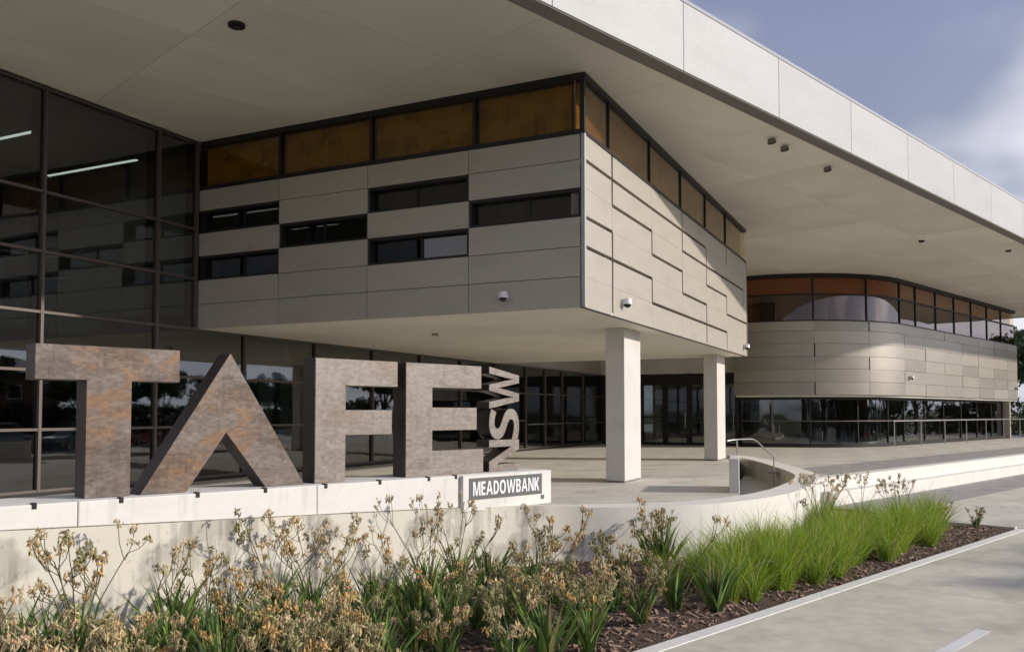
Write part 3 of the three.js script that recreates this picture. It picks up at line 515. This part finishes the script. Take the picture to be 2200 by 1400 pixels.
// ------------------------------------------------------------------ entrance front at the back of the plaza
{
  const e = thing('entrance_front', 'dark framed glass entrance doors at the back of the plaza', 'entrance', 'B', [GB + 0.1, 0, -40.2]);
  const X = [0, 0.9, 1.9, 3.1, 4.25, 5.3, 6.5], h = BOT + 0.0;
  for (const x of X) part(e, 'post', bb(x - 0.07, x + 0.07, 0, h, -0.1, 0.05), M.frame);
  for (let i = 0; i + 1 < X.length; i++) {
    const d = new THREE.Group(); d.name = i % 2 ? 'door' : 'side_light'; d.position.set(X[i] + 0.071, 0, 0); e.add(d); const w = X[i + 1] - X[i] - 0.142;
    part(d, 'frame', [bb(0, 0.06, 0.0, h - 0.45, -0.04, 0.03), bb(w - 0.06, w, 0.0, h - 0.45, -0.04, 0.03), bb(0.06, w - 0.06, 0.0, 0.12, -0.04, 0.03), bb(0.06, w - 0.06, h - 0.53, h - 0.45, -0.04, 0.03), bb(0.06, w - 0.06, 1.28, 1.33, -0.04, 0.03)], M.frame);
    part(d, 'pane', bb(0.06, w - 0.06, 0.12, 1.28, -0.006, 0.006), M.glass); part(d, 'pane', bb(0.06, w - 0.06, 1.33, h - 0.53, -0.006, 0.006), M.glass);
    if (i % 2) part(d, 'pull_handle', rod([w - 0.12, 0.8, 0.08], [w - 0.12, 1.5, 0.08], 0.018), M.stainless);
    part(e, 'transom_panel', bb(X[i] + 0.071, X[i + 1] - 0.071, h - 0.45, h - 0.05, -0.08, 0.04), M.frame);
  }
  part(e, 'corner_post', bb(-0.4, -0.071, 0, h - 0.002, -0.3, 0.045), M.frame); part(e, 'header_wall', bb(-0.4, 7.2, h, SOF - 0.01, -0.3, 0.0), M.column);
  part(e, 'lobby_floor', bb(0, 9, -0.03, 0.014, -10, -0.12), M.timber); part(e, 'lobby_rear_wall', bb(0, 9, 0, h + 0.5, -10.2, -10), M.intDark); part(e, 'lobby_ceiling', bb(0, 9, h + 0.02, h + 0.2, -10, -0.31), M.intDark);
  part(e, 'lobby_side_wall', bb(9, 9.2, 0, h + 0.2, -10.2, -0.2), M.intWall);
  part(e, 'lobby_counter', rb(2.2, 5.4, 0.02, 1.05, -6, -5.2, 0.03), M.intWall);
  part(e, 'lobby_poster', bb(4.0, 4.4, 1.3, 2.1, -5.8, -5.77), M.blind);
}

// ------------------------------------------------------------------ curved wing at the right
{
  const r = rng(77), O = [39.9, -21.0], R = 6, UE = 57.1, S1 = UE - O[0], S2 = S1 + R * Math.PI / 2;
  const wing = thing('curved_wing', 'two-storey wing with rounded corner, pale metal band and bronze windows', 'building', 'U', [O[0], 0, O[1]]);
  const at = (s) => s <= S1 ? { p: [UE - s - O[0], R], n: [0, 1] } : s <= S2 ? (() => { const q = Math.PI / 2 + (s - S1) / R; return { p: [R * Math.cos(q), R * Math.sin(q)], n: [Math.cos(q), Math.sin(q)] }; })() : { p: [-R, -(s - S2)], n: [-1, 0] };
  const run = (s0, s1) => { const ks = new Set([s0, s1]); const n = Math.max(1, Math.ceil((s1 - s0) / 0.45)); for (let i = 1; i < n; i++) ks.add(s0 + (s1 - s0) * i / n); if (s0 < S1 && s1 > S1) ks.add(S1); if (s0 < S2 && s1 > S2) ks.add(S2); let a = [...ks].sort((x, y) => x - y); if (s1 <= S1) a = [s0, s1]; return a.map(at); };
  const S = [0, 1.9, 4.4, 6.95, 9.5, 12.05, 14.6, 17.15, 19.75, 22.3, 25.75], RW = [2.28, 2.83, 3.38, 3.93, 4.48, 5.03, 5.45];
  part(wing, 'backing', ribbon(run(0.05, 25.7), -0.35, -0.13, 2.3, 5.43), M.backing);
  for (let c = 0; c + 1 < S.length; c++) for (let k = 0; k < 6; k++) {
    const w0 = (c * 2 + k) % 3 === 0, w1 = ((c + 1) * 2 + k) % 3 === 0, hb = (c + k) % 2 === 0 ? 0.010 : 0.004;
    part(wing, 'cladding_panel', ribbon(run(S[c] + (w0 ? 0.028 : 0.004), S[c + 1] - (w1 ? 0.028 : 0.004)), -0.12, -0.004 + 0.012 * r(), RW[k] + hb, RW[k + 1] - 0.004), pick(M.wingPanel, r));
  }
  part(wing, 'band_underside', ribbon(run(0.02, 25.7), -3.0, -0.13, 2.20, 2.278), M.underside);
  // upper glazing
  const y0 = 5.45, y1 = SOF, ym = 6.62;
  part(wing, 'upper_sill', ribbon(run(0, 25.75), -0.3, -0.02, y0 + 0.002, y0 + 0.06), M.frame); part(wing, 'upper_head', ribbon(run(0, 25.75), -0.4, -0.03, y1 - 0.16, y1 - 0.004), M.frame); part(wing, 'upper_transom', ribbon(run(0, 25.75), -0.22, -0.08, ym - 0.03, ym + 0.03), M.frame);
  const G2 = [0, 2.5, 5.0, 7.6, 10.2, 12.8, 15.4, 17.3, 19.75, 22.3, 25.75];
  for (let i = 0; i + 1 < G2.length; i++) {
    part(wing, 'upper_pane', ribbon(run(G2[i] + 0.03, G2[i + 1] - 0.03), -0.156, -0.144, y0 + 0.06, ym - 0.03), M.glassBronze); part(wing, 'upper_pane', ribbon(run(G2[i] + 0.03, G2[i + 1] - 0.03), -0.156, -0.144, ym + 0.03, y1 - 0.16), M.glassBand); part(wing, 'upper_liner', ribbon(run(G2[i] + 0.03, G2[i + 1] - 0.03), -0.34, -0.32, ym + 0.03, y1 - 0.16), M.redPanel);
    if (i) part(wing, 'upper_mullion', ribbon([at(G2[i] - 0.03), at(G2[i] + 0.03)], -0.2, -0.1, y0 + 0.06, y1 - 0.16), M.frame);
    part(wing, 'room_post', ribbon([at(G2[i] + 1.1), at(G2[i] + 1.3)], -1.6, -1.4, y0, y1 - 0.1), M.timber);
  }
  part(wing, 'upper_room_wall', ribbon(run(0.2, 25.7), -3.4, -3.2, 5.2, y1), M.timberWall); part(wing, 'upper_room_floor', ribbon(run(0.1, 25.7), -3.3, -0.3, 5.25, 5.4), M.timber); part(wing, 'upper_room_ceiling', ribbon(run(0.1, 25.7), -3.3, -0.3, y1 - 0.15, y1 - 0.02), M.timberWall);
  // ground-floor glazing
  const H = 2.2, off = -0.75;
  part(wing, 'lower_sill', ribbon(run(0.4, 25.7), off - 0.1, off + 0.06, 0.006, 0.17), M.frame); part(wing, 'lower_head', ribbon(run(0.4, 25.7), off - 0.1, off + 0.04, H - 0.12, H - 0.003), M.frame); part(wing, 'lower_transom', ribbon(run(0.4, 25.7), off - 0.06, off + 0.05, 1.13, 1.17), M.mullion);
  for (let i = 0; i + 1 < G2.length; i++) {
    const s0 = Math.max(0.4, G2[i]), s1 = Math.min(25.7, G2[i + 1]);
    part(wing, 'lower_pane', ribbon(run(s0 + 0.03, s1 - 0.03), off - 0.006, off + 0.006, 0.17, 1.13), M.glass); part(wing, 'lower_pane', ribbon(run(s0 + 0.03, s1 - 0.03), off - 0.006, off + 0.006, 1.17, H - 0.12), M.glass);
    part(wing, 'lower_mullion', ribbon([at(s0 + 0.001), at(s0 + 0.05)], off - 0.1, off + 0.045, 0.171, H - 0.121), M.frame);
  }
  part(wing, 'lower_room_wall', ribbon(run(0.4, 25.7), -4.4, -4.2, 0, H), M.intDark); part(wing, 'lower_room_floor', ribbon(run(0.4, 25.7), -4.2, off - 0.11, 0.005, 0.012), M.timber);
  part(wing, 'end_wall', bb(UE - O[0] - 0.2, UE - O[0] - 0.01, 0, SOF - 0.01, -20, R - 0.4), M.panel[1]);
  const rl = thing('wing_handrail', 'long stainless rail in front of the curved wing glazing', 'handrail', 'U', [48, 0, -14.6]);
  part(rl, 'rail', rod([-10.5, 1.16, 0], [14, 1.16, 0], 0.03), M.stainless); for (let k = 0; k < 9; k++) part(rl, 'post', rod([-10.4 + k * 3.04, 0, 0], [-10.4 + k * 3.04, 1.15, 0], 0.022), M.stainless);
  dome('white dome camera on the metal band of the curved wing', 'U', [40.5, 3.1, -14.99], 0); dome('white dome camera at the far corner of the curved wing', 'U', [56.6, 2.95, -14.99], 0);
}

// ------------------------------------------------------------------ planting
const leafMats = {
  paw: mat({ color: L(1, 1, 1), vertexColors: true, roughness: 0.85, side: THREE.DoubleSide, transmission: 0.3, thickness: 0, ior: 1.3 }, 1, true), stalk: mat({ color: L(0.14, 0.125, 0.055), roughness: 0.8 }),
  head: mat({ color: L(1, 1, 1), vertexColors: true, roughness: 0.9 }), grass: mat({ color: L(1, 1, 1), vertexColors: true, roughness: 0.85, side: THREE.DoubleSide, transmission: 0.4, thickness: 0, ior: 1.3 }, 1, true),
};
function blades(r, n, len, wid, lean, curve, col, spread) {
  const pos = [], colr = [], SEG = 5;
  for (let i = 0; i < n; i++) {
    const az = r() * Math.PI * 2, l = len * (0.42 + 0.68 * r()), w = wid * (0.7 + 0.6 * r()), le = lean * (0.15 + r()), cv = curve * (0.15 + r() * (r() < 0.3 ? 1.9 : 0.9)), d = [Math.cos(az), Math.sin(az)], tw = r() * 6.3, sd = [Math.cos(tw), Math.sin(tw)], b = [(r() - 0.5) * spread, (r() - 0.5) * spread], c = col(r);
    let x = 0, y = 0, ang = le; const P = [];
    for (let s = 0; s <= SEG; s++) { const k = s / SEG, ww = w * (k < 0.5 ? 0.75 + 0.5 * k : 1.0 * (1 - (k - 0.5) * 2) + 0.02) * 0.5, px = b[0] + d[0] * x, pz = b[1] + d[1] * x; P.push([[px - sd[0] * ww, y, pz - sd[1] * ww], [px + sd[0] * ww, y, pz + sd[1] * ww]]); x += Math.sin(ang) * l / SEG; y += Math.cos(ang) * l / SEG; ang += cv / SEG * (0.4 + 1.4 * k); }
    for (let s = 0; s < SEG; s++) { const [a, q] = P[s], [e, f] = P[s + 1]; pos.push(...a, ...q, ...f, ...a, ...f, ...e); for (let t = 0; t < 6; t++) colr.push(...c); }
  }
  const g = new THREE.BufferGeometry(); g.setAttribute('position', new THREE.Float32BufferAttribute(pos, 3)); g.setAttribute('color', new THREE.Float32BufferAttribute(colr, 3)); g.computeVertexNormals(); return g;
}
function tinted(g, c) { g = g.index ? g.toNonIndexed() : g; g.deleteAttribute('uv'); const n = g.attributes.position.count, a = new Float32Array(n * 3); for (let i = 0; i < n; i++) a.set(c, i * 3); g.setAttribute('color', new THREE.BufferAttribute(a, 3)); return g; }
const spindle = new THREE.OctahedronGeometry(1, 0);
function cluster(r, at, size, tone) {
  const out = [], n = 9 + Math.floor(r() * 7);
  for (let i = 0; i < n; i++) {
    const g = spindle.clone(), l = size * (0.5 + 0.6 * r()); g.scale(l * 0.30, l, l * 0.30); g.rotateX((r() - 0.5) * 2.6); g.rotateY(r() * 6.3); g.translate(at[0] + (r() - 0.5) * size * 1.9, at[1] + (r() - 0.35) * size * 2.1, at[2] + (r() - 0.5) * size * 1.9);
    const k = 0.6 + 0.8 * r(); out.push(tinted(g, tone.map((q, j) => q * k * (1 + (r() - 0.5) * 0.25))));
  }
  return out;
}
const noUV = (m) => { m.geometry.deleteAttribute('uv'); return m; };
function pawPlant(seed, opt) {
  const r = rng(seed), t = new THREE.Group();
  const leaf = (q) => { const k = 0.7 + 0.7 * q(), y = q(); return y < 0.10 ? [0.30 * k, 0.24 * k, 0.10 * k] : y < 0.5 ? [0.18 * k, 0.26 * k, 0.05 * k] : [0.085 * k, 0.155 * k, 0.038 * k]; };
  part(t, 'strap_leaves', blades(r, Math.round(opt.leaves * 1.4), opt.len * 1.12, 0.036, 0.42, 0.75, leaf, 0.10), leafMats.paw, true);
  for (let i = 0; i < opt.stalks; i++) {
    const az = r() * 6.28, ln = opt.h * (0.6 + 0.5 * r()), lean = 0.10 + 0.32 * r(), d = [Math.cos(az) * lean, Math.sin(az) * lean], top = [d[0] * ln, ln * 0.78, d[1] * ln], mid = [d[0] * ln * 0.4, ln * 0.42, d[1] * ln * 0.4];
    const geos = [tube([[0, 0, 0], mid, top], 0.0055, 3, 5)], heads = [], tone = r() < opt.orange ? [0.52, 0.34, 0.13] : r() < 0.6 ? [0.46, 0.36, 0.19] : [0.29, 0.26, 0.115];
    const nb = 2 + Math.floor(r() * 3);
    for (let b = 0; b < nb; b++) {
      const q = az + (r() - 0.5) * 3.2, o = 0.06 + 0.12 * r(), up = 0.06 + 0.18 * r(), e = [top[0] + Math.cos(q) * o, top[1] + up, top[2] + Math.sin(q) * o], st = b ? [mid[0] + (top[0] - mid[0]) * (0.7 + 0.3 * r()), mid[1] + (top[1] - mid[1]) * 0.85, mid[2] + (top[2] - mid[2]) * 0.85] : top;
      geos.push(tube([st, [(st[0] + e[0]) / 2 + Math.cos(q) * 0.025, (st[1] + e[1]) / 2 - 0.01, (st[2] + e[2]) / 2 + Math.sin(q) * 0.025], e], 0.0038, 3, 4)); heads.push(cluster(r, e, opt.head * (0.8 + 0.5 * r()), tone));
      if (r() < 0.35) heads.push(cluster(r, [(st[0] + e[0]) / 2, (st[1] + e[1]) / 2 + 0.02, (st[2] + e[2]) / 2], opt.head * 0.8, tone));
    }
    const s = part(t, 'flower_stalk', geos, leafMats.stalk, true); noUV(s); for (const h of heads) part(s, 'flower_head', h, leafMats.head, true);
  }
  return t;
}
const pawV = [
  pawPlant(101, { leaves: 26, len: 0.60, stalks: 4, h: 1.15, head: 0.030, orange: 0.1 }), pawPlant(102, { leaves: 34, len: 0.62, stalks: 4, h: 1.10, head: 0.028, orange: 0.1 }), pawPlant(103, { leaves: 22, len: 0.55, stalks: 4, h: 1.25, head: 0.030, orange: 0.1 }),
  pawPlant(104, { leaves: 36, len: 0.54, stalks: 7, h: 0.62, head: 0.034, orange: 0.3 }), pawPlant(105, { leaves: 34, len: 0.50, stalks: 8, h: 0.54, head: 0.034, orange: 0.45 }), pawPlant(106, { leaves: 42, len: 0.66, stalks: 2, h: 0.8, head: 0.028, orange: 0.2 }),
  pawPlant(107, { leaves: 24, len: 0.58, stalks: 5, h: 1.2, head: 0.030, orange: 0.15 }), pawPlant(108, { leaves: 46, len: 0.6, stalks: 0, h: 0.8, head: 0.028, orange: 0.2 }),
];
const grassV = [201, 202, 203, 204, 205, 206].map((s, i) => { const t = new THREE.Group(), r = rng(s); part(t, 'grass_blades', blades(r, [230, 170, 260, 140, 200, 120][i], 0.95 + 0.05 * i, [0.0085, 0.011, 0.008, 0.012, 0.009, 0.010][i], [0.55, 0.7, 0.5, 0.85, 0.62, 0.95][i], [1.2, 1.5, 1.1, 1.6, 1.3, 1.8][i], (q) => { const k = 0.75 + 0.6 * q(), y = q(); return y < [0.08, 0.14, 0.06, 0.2, 0.1, 0.3][i] ? [0.45 * k, 0.38 * k, 0.17 * k] : y < 0.5 ? [0.36 * k, 0.46 * k, 0.03 * k] : [0.19 * k, 0.30 * k, 0.022 * k]; }, 0.20), leafMats.grass, true); return t; });
function setPlant(proto, name, label, cat, group, u, v, s, r) {
  const c = proto.clone(); c.name = numbered(name); const [X, Z] = plan('U', u, v); c.position.set(X, -0.745, -Z); c.rotation.y = r() * 6.28; c.scale.set(s, s * (0.92 + 0.16 * r()), s); c.userData = { label, category: cat, group }; scene.add(c);
}
{
  const r = rng(404), taken = [];
  const free = (u, v, d) => { for (const [a, b] of taken) if (Math.hypot(a - u, b - v) < d) return false; taken.push([u, v]); return true; };
  const lab = { tall: 'tall tan-flowered strap-leaf plant', low: 'low dense orange-tan flowering plant', leaf: 'leafy green strap-leaf plant with few flowers', grass: 'bright green grass tussock', far: 'brown-flowered strap-leaf plant at the end of the bed by the steps' };
  // bright tussocks
  let n = 0; for (let i = 0; i < 900 && n < 96; i++) { const u = 9.0 + r() * 7.9, v = -7.75 + r() * 2.5; if (v > -5.16 || (u < 10.6 && (v < -6.9 - (u - 9) * 0.3 + 0.5)) || (v < -6.95 && u > 10.6 && u < 15.4) || (u > 15.6 && v > -5.7)) continue; if (!free(u, v, 0.27)) continue; setPlant(grassV[Math.floor(r() * 6) % 6], 'grass_tussock', lab.grass + (v > -5.9 ? ' beside the path edging' : v < -6.6 ? ' close to the curved wall' : ' in the middle of the clump') + (u > 14.5 ? ', near the steps' : u < 10.8 ? ', near the name sign' : ''), 'grass tussock', 'green grass tussocks beside the curved wall', u, v, (v < -6.4 ? 0.40 : v < -5.8 ? 0.60 : 0.74) + 0.34 * r(), r); n++; }
  // flowering plants, taller towards the wall
  n = 0; for (let i = 0; i < 3000 && n < 86; i++) {
    const u = -1.2 + r() * 11.6, v = -8.62 + r() * 3.4, near = (v + 8.62) / 3.4; if (u > 10.4 && v < -7.4) continue; if (u > 11.4 && v > -6) continue; if (u > 6.5 && r() < 0.35 + 0.4 * near * (u > 8 ? 1 : 0.5)) continue;
    if (!free(u, v, 0.33)) continue; const q = r();
    if (u > 7.9 && u < 10.3 && v < -7.2) continue; const k = q < 0.34 - 0.2 * near ? [0, 2, 6, 1][Math.floor(r() * 4)] : q < 0.56 ? [3, 4][Math.floor(r() * 2)] : [5, 7][Math.floor(r() * 2)], kind = [0, 1, 2, 6].includes(k) ? 'tall' : k < 5 ? 'low' : 'leaf';
    const spot = (v < -7.7 ? 'against the wall' : v > -6.3 ? 'beside the path edging' : 'mid-bed') + (u < 3.6 ? ', below the letter T' : u < 5.7 ? ', below the letter A' : u < 7.1 ? ', below the letter F' : u < 8.7 ? ', below the letter E' : ', below the name sign');
    setPlant(pawV[k], kind === 'tall' ? 'tall_flowering_plant' : kind === 'low' ? 'low_flowering_plant' : 'strap_leaf_plant', lab[kind] + ' ' + spot, 'plant', kind === 'tall' ? 'tall brown-flowered plants in the bed' : kind === 'low' ? 'low flowering plants in the bed' : 'leafy plants in the bed', u, v, 0.85 + 0.3 * r(), r); n++;
  }
  n = 0; for (let i = 0; i < 900 && n < 28; i++) {
    const u = -0.8 + r() * 7.4, v = -7.2 + r() * 2.05; if (!free(u, v, 0.27)) continue; const k = [3, 4, 5, 7, 5][Math.floor(r() * 5)];
    setPlant(pawV[k], k < 5 ? 'low_flowering_plant' : 'strap_leaf_plant', (k < 5 ? lab.low : lab.leaf) + ' ' + (v > -6.3 ? 'beside the path edging' : 'mid-bed') + (u < 3.6 ? ', below the letter T' : u < 5.7 ? ', below the letter A' : ', below the letter F'), 'plant', k < 5 ? 'low flowering plants in the bed' : 'leafy plants in the bed', u, v, 0.8 + 0.4 * r(), r); n++;
  }
  for (const [u, v, k, s] of [[15.9, -7.6, 0, 0.95], [16.8, -7.9, 2, 0.9], [17.3, -7.4, 6, 0.85], [17.6, -6.7, 2, 0.9], [18.0, -7.1, 6, 0.7], [18.2, -6.2, 3, 0.8], [18.35, -5.6, 4, 0.6], [16.3, -8.0, 6, 0.9], [15.0, -7.15, 1, 0.95]]) setPlant(pawV[k], 'end_flowering_plant', lab.far, 'plant', 'flowering plants at the end of the bed', u, v, s, r);
}

// ------------------------------------------------------------------ trees, street and cars outside the frame (seen in the glass, and as a shadow on the path)
const barkM = mat({ color: L(0.11, 0.085, 0.065), map: T.soil, roughness: 1 }, 0.7), leafTree = mat({ color: L(1, 1, 1), vertexColors: true, roughness: 0.7, side: THREE.DoubleSide });
function treeProto(seed, h, cr, tone) {
  const r = rng(seed), t = new THREE.Group(), wood = [], pos = [], col = [], tips = [];
  const taper = (a, b, ra, rb_) => { const A = new THREE.Vector3(...a), B = new THREE.Vector3(...b), d = B.clone().sub(A), g = new THREE.CylinderGeometry(rb_, ra, d.length(), 7, 1); g.applyQuaternion(new THREE.Quaternion().setFromUnitVectors(new THREE.Vector3(0, 1, 0), d.clone().normalize())); wood.push(g.translate(...A.add(B).multiplyScalar(0.5).toArray())); };
  const th = h * 0.36; taper([0, -0.1, 0], [0.06, th, 0.03], h * 0.025, h * 0.018);
  for (let i = 0; i < 7; i++) { const a = i / 7 * 6.28 + r(), o = cr * (0.35 + 0.3 * r()), e = [Math.cos(a) * o, th + (h - th) * (0.35 + 0.35 * r()), Math.sin(a) * o]; taper([0.06, th - 0.2 - 0.3 * r(), 0.03], e, h * 0.011, h * 0.005); for (let j = 0; j < 3; j++) { const a2 = a + (r() - 0.5) * 1.8, e2 = [e[0] + Math.cos(a2) * cr * 0.4, e[1] + (r() - 0.1) * h * 0.22, e[2] + Math.sin(a2) * cr * 0.4]; taper(e, e2, h * 0.005, h * 0.002); tips.push(e2); } tips.push(e); }
  tips.push([0, h * 0.93, 0]);
  for (const tp of tips) for (let c = 0; c < 5; c++) {
    const cc = [tp[0] + (r() - 0.5) * cr * 0.6, tp[1] + (r() - 0.4) * h * 0.13, tp[2] + (r() - 0.5) * cr * 0.6], k0 = 0.7 + 0.6 * r();
    for (let i = 0; i < 48; i++) {
      const s = 0.09 + 0.09 * r(), p = [cc[0] + (r() + r() - 1) * cr * 0.24, cc[1] + (r() + r() - 1) * h * 0.055, cc[2] + (r() + r() - 1) * cr * 0.24], e = new THREE.Euler(r() * 6, r() * 6, r() * 6), k = k0 * (0.75 + 0.5 * r());
      const q = [[-s, 0, 0], [0, s * 0.5, 0], [s, 0, 0], [0, -s * 0.5, 0]].map((v) => new THREE.Vector3(...v).applyEuler(e).add(new THREE.Vector3(...p)).toArray()); pos.push(...q[0], ...q[1], ...q[2], ...q[0], ...q[2], ...q[3]); for (let z = 0; z < 6; z++) col.push(tone[0] * k, tone[1] * k, tone[2] * k);
    }
  }
  part(t, 'trunk', wood, barkM); const g = new THREE.BufferGeometry(); g.setAttribute('position', new THREE.Float32BufferAttribute(pos, 3)); g.setAttribute('color', new THREE.Float32BufferAttribute(col, 3)); g.computeVertexNormals(); part(t, 'crown', g, leafTree, true); return t;
}
{
  const P = [treeProto(1, 6.6, 2.3, [0.065, 0.10, 0.03]), treeProto(2, 6.2, 2.6, [0.05, 0.085, 0.03]), treeProto(3, 6.9, 2.1, [0.085, 0.11, 0.035])], r = rng(12);
  const add = (k, f, x, z, s, label, group, y = YP) => { const c = P[k].clone(); c.name = numbered('street_tree'); const [X, Z] = plan(f, x, z); c.position.set(X, y - 0.02, -Z); c.rotation.y = r() * 6; c.scale.setScalar(s); c.userData = { label, category: 'tree', group }; scene.add(c); };
  for (let i = 0; i < 14; i++) add(i % 3, 'U', 8 + i * 7.5 + r() * 2, 13 + r() * 4, 0.85 + 0.12 * r(), 'green street tree on the verge across the street', 'street trees across the road');
  add(2, 'W', 26.3, -9.9, 1.0, 'street tree whose crown shades the footpath', 'street tree shading the path');
  for (const [u, v, k, s] of [[66, -12, 0, 1.1], [72, -20, 1, 1.3], [70, -6, 2, 1.0], [80, -14, 0, 1.4], [88, -24, 1, 1.5], [78, -4, 1, 1.2]]) add(k, 'U', u, v, s, 'leafy tree beyond the far end of the building', 'trees beyond the building', -0.6);
}
{
  const r = rng(61), shrub = (seed) => { const q = rng(seed), t = new THREE.Group(), pos = [], col = [], wood = [];
    for (let i = 0; i < 5; i++) wood.push(rod([0, 0, 0], [(q() - 0.5) * 2.2, 1.2 + q(), (q() - 0.5) * 1.6], 0.03, 5));
    for (let c = 0; c < 46; c++) { const cc = [(q() + q() - 1) * 1.9, 0.25 + q() * 2.3, (q() + q() - 1) * 1.3], k0 = 0.6 + 0.7 * q(); for (let i = 0; i < 55; i++) { const s = 0.07 + 0.08 * q(), p = [cc[0] + (q() + q() - 1) * 0.5, Math.max(0.05, cc[1] + (q() + q() - 1) * 0.4), cc[2] + (q() + q() - 1) * 0.5], e = new THREE.Euler(q() * 6, q() * 6, q() * 6), k = k0 * (0.7 + 0.6 * q()); const v = [[-s, 0, 0], [0, s * 0.55, 0], [s, 0, 0], [0, -s * 0.55, 0]].map((w) => new THREE.Vector3(...w).applyEuler(e).add(new THREE.Vector3(...p)).toArray()); pos.push(...v[0], ...v[1], ...v[2], ...v[0], ...v[2], ...v[3]); for (let z = 0; z < 6; z++) col.push(0.07 * k, 0.095 * k, 0.03 * k); } }
    part(t, 'stems', wood, barkM); const g = new THREE.BufferGeometry(); g.setAttribute('position', new THREE.Float32BufferAttribute(pos, 3)); g.setAttribute('color', new THREE.Float32BufferAttribute(col, 3)); g.computeVertexNormals(); part(t, 'foliage', g, leafTree, true); return t; };
  const S = [shrub(71), shrub(72), shrub(73)];
  const put = (k, u, v, s, label, group) => { const c = S[k % 3].clone(); c.name = numbered('leafy_shrub'); const [X, Z] = plan('U', u, v); c.position.set(X, YP - 0.03, -Z); c.rotation.y = r() * 6; c.scale.set(s * 1.25, s, s); c.userData = { label, category: 'shrub', group }; scene.add(c); };
  for (let i = 0; i < 34; i++) put(i, 4 + i * 3.3 + r(), 17.5 + r() * 2.2, 1.0 + 0.45 * r(), 'dense dark shrub in the hedge line across the street', 'shrubs across the street');
  for (let i = 0; i < 10; i++) put(i, 64 + r() * 14, -20 + i * 2.0, 1.0 + 0.4 * r(), 'dense dark shrub beyond the far end of the building', 'shrubs beyond the building');
}
function car(label, color, u, v, flip, tall) {
  const t = thing('parked_car', label, 'car', 'U', [u, -0.86, v]); if (flip) t.rotation.y += Math.PI;
  const paint = mat({ color, roughness: 0.25, metalness: 0.3, clearcoat: 1, clearcoatRoughness: 0.05 }, 1, true), H = tall ? 0.25 : 0;
  const ex = (pts, w, bev) => { const s = new THREE.Shape(pts.map((p) => new THREE.Vector2(...p))); return new THREE.ExtrudeGeometry(s, { depth: w - 2 * bev, bevelEnabled: true, bevelThickness: bev, bevelSize: bev, bevelSegments: 3, curveSegments: 6 }).translate(0, 0, -w / 2 + bev); };
  part(t, 'body', ex([[-2.15, 0.35], [-2.2, 0.62], [-2.1, 0.92], [-1.3, 0.98 + H * 0.3], [1.15, 1.0 + H * 0.3], [2.05, 0.84], [2.2, 0.6], [2.15, 0.32], [1.75, 0.28], [-1.75, 0.28]], 1.78, 0.08), paint);
  part(t, 'cabin_glass', ex([[-1.75, 0.96 + H * 0.3], [-1.35, 1.40 + H], [0.25, 1.42 + H], [1.05, 0.98 + H * 0.3]], 1.52, 0.1), M.plasticDark); part(t, 'roof_panel', ex([[-1.35, 1.42 + H], [-1.1, 1.50 + H], [0.05, 1.50 + H], [0.28, 1.43 + H]], 1.40, 0.05), paint);
  for (const x of [-1.35, 1.38]) for (const z of [-0.82, 0.82]) { const w = part(t, 'wheel', new THREE.CylinderGeometry(0.33, 0.33, 0.22, 20).rotateX(Math.PI / 2).translate(x, 0.33, z), M.plasticDark); part(w, 'rim', new THREE.CylinderGeometry(0.21, 0.21, 0.02, 14).rotateX(Math.PI / 2).translate(x, 0.33, z + Math.sign(z) * 0.115), M.stainless); }
  for (const z of [-0.68, 0.68]) { part(t, 'headlight', rb(2.12, 2.24, 0.62, 0.76, z - 0.17, z + 0.17, 0.02), M.plasticWhite); part(t, 'tail_light', rb(-2.24, -2.14, 0.66, 0.84, z - 0.14, z + 0.14, 0.02), mat({ color: L(0.35, 0.02, 0.02), roughness: 0.3 })); }
}
car('silver hatchback parked across the street', L(0.45, 0.46, 0.47), 24, 8.2, false, false); car('white family car parked across the street', L(0.75, 0.75, 0.74), 31, 8.2, true, true); car('dark blue car parked across the street', L(0.03, 0.05, 0.12), 37.5, 8.2, false, true);
car('dark grey sedan parked across the street', L(0.08, 0.08, 0.085), 44, 8.2, true, false); car('red hatchback parked across the street', L(0.35, 0.03, 0.03), 52, 8.2, false, false); car('pale beige car parked across the street', L(0.5, 0.46, 0.38), 61, 8.2, false, true);
{
  const h = thing('brick_house', 'low brick house with pale windows across the street', 'house', 'U', [46, -0.75, 24]); const brick = mat({ color: L(0.24, 0.13, 0.09), map: T.concrete, roughness: 0.9 }, 1.2);
  part(h, 'wall', bb(-14, 14, 0, 5.6, -4, 4), brick); for (let k = 0; k < 7; k++) for (let q = 0; q < 2; q++) { const w = part(h, 'window', bb(-12.6 + k * 4, -11 + k * 4, 0.9 + q * 2.6, 2.3 + q * 2.6, -4.06, -4.005), M.plasticWhite); part(w, 'pane', bb(-12.5 + k * 4, -11.1 + k * 4, 1.0 + q * 2.6, 2.2 + q * 2.6, -4.08, -4.062), M.plasticDark); }
  const s = new THREE.Shape([new THREE.Vector2(-4.6, 5.6), new THREE.Vector2(4.6, 5.6), new THREE.Vector2(0, 7.0)]); part(h, 'roof', new THREE.ExtrudeGeometry(s, { depth: 29, bevelEnabled: false }).rotateY(-Math.PI / 2).translate(14.5, 0.01, 0), M.edge);
}
scene.traverse((o) => { if (o.isMesh) { o.castShadow = true; o.receiveShadow = true; } });
renderer.render(scene, camera);
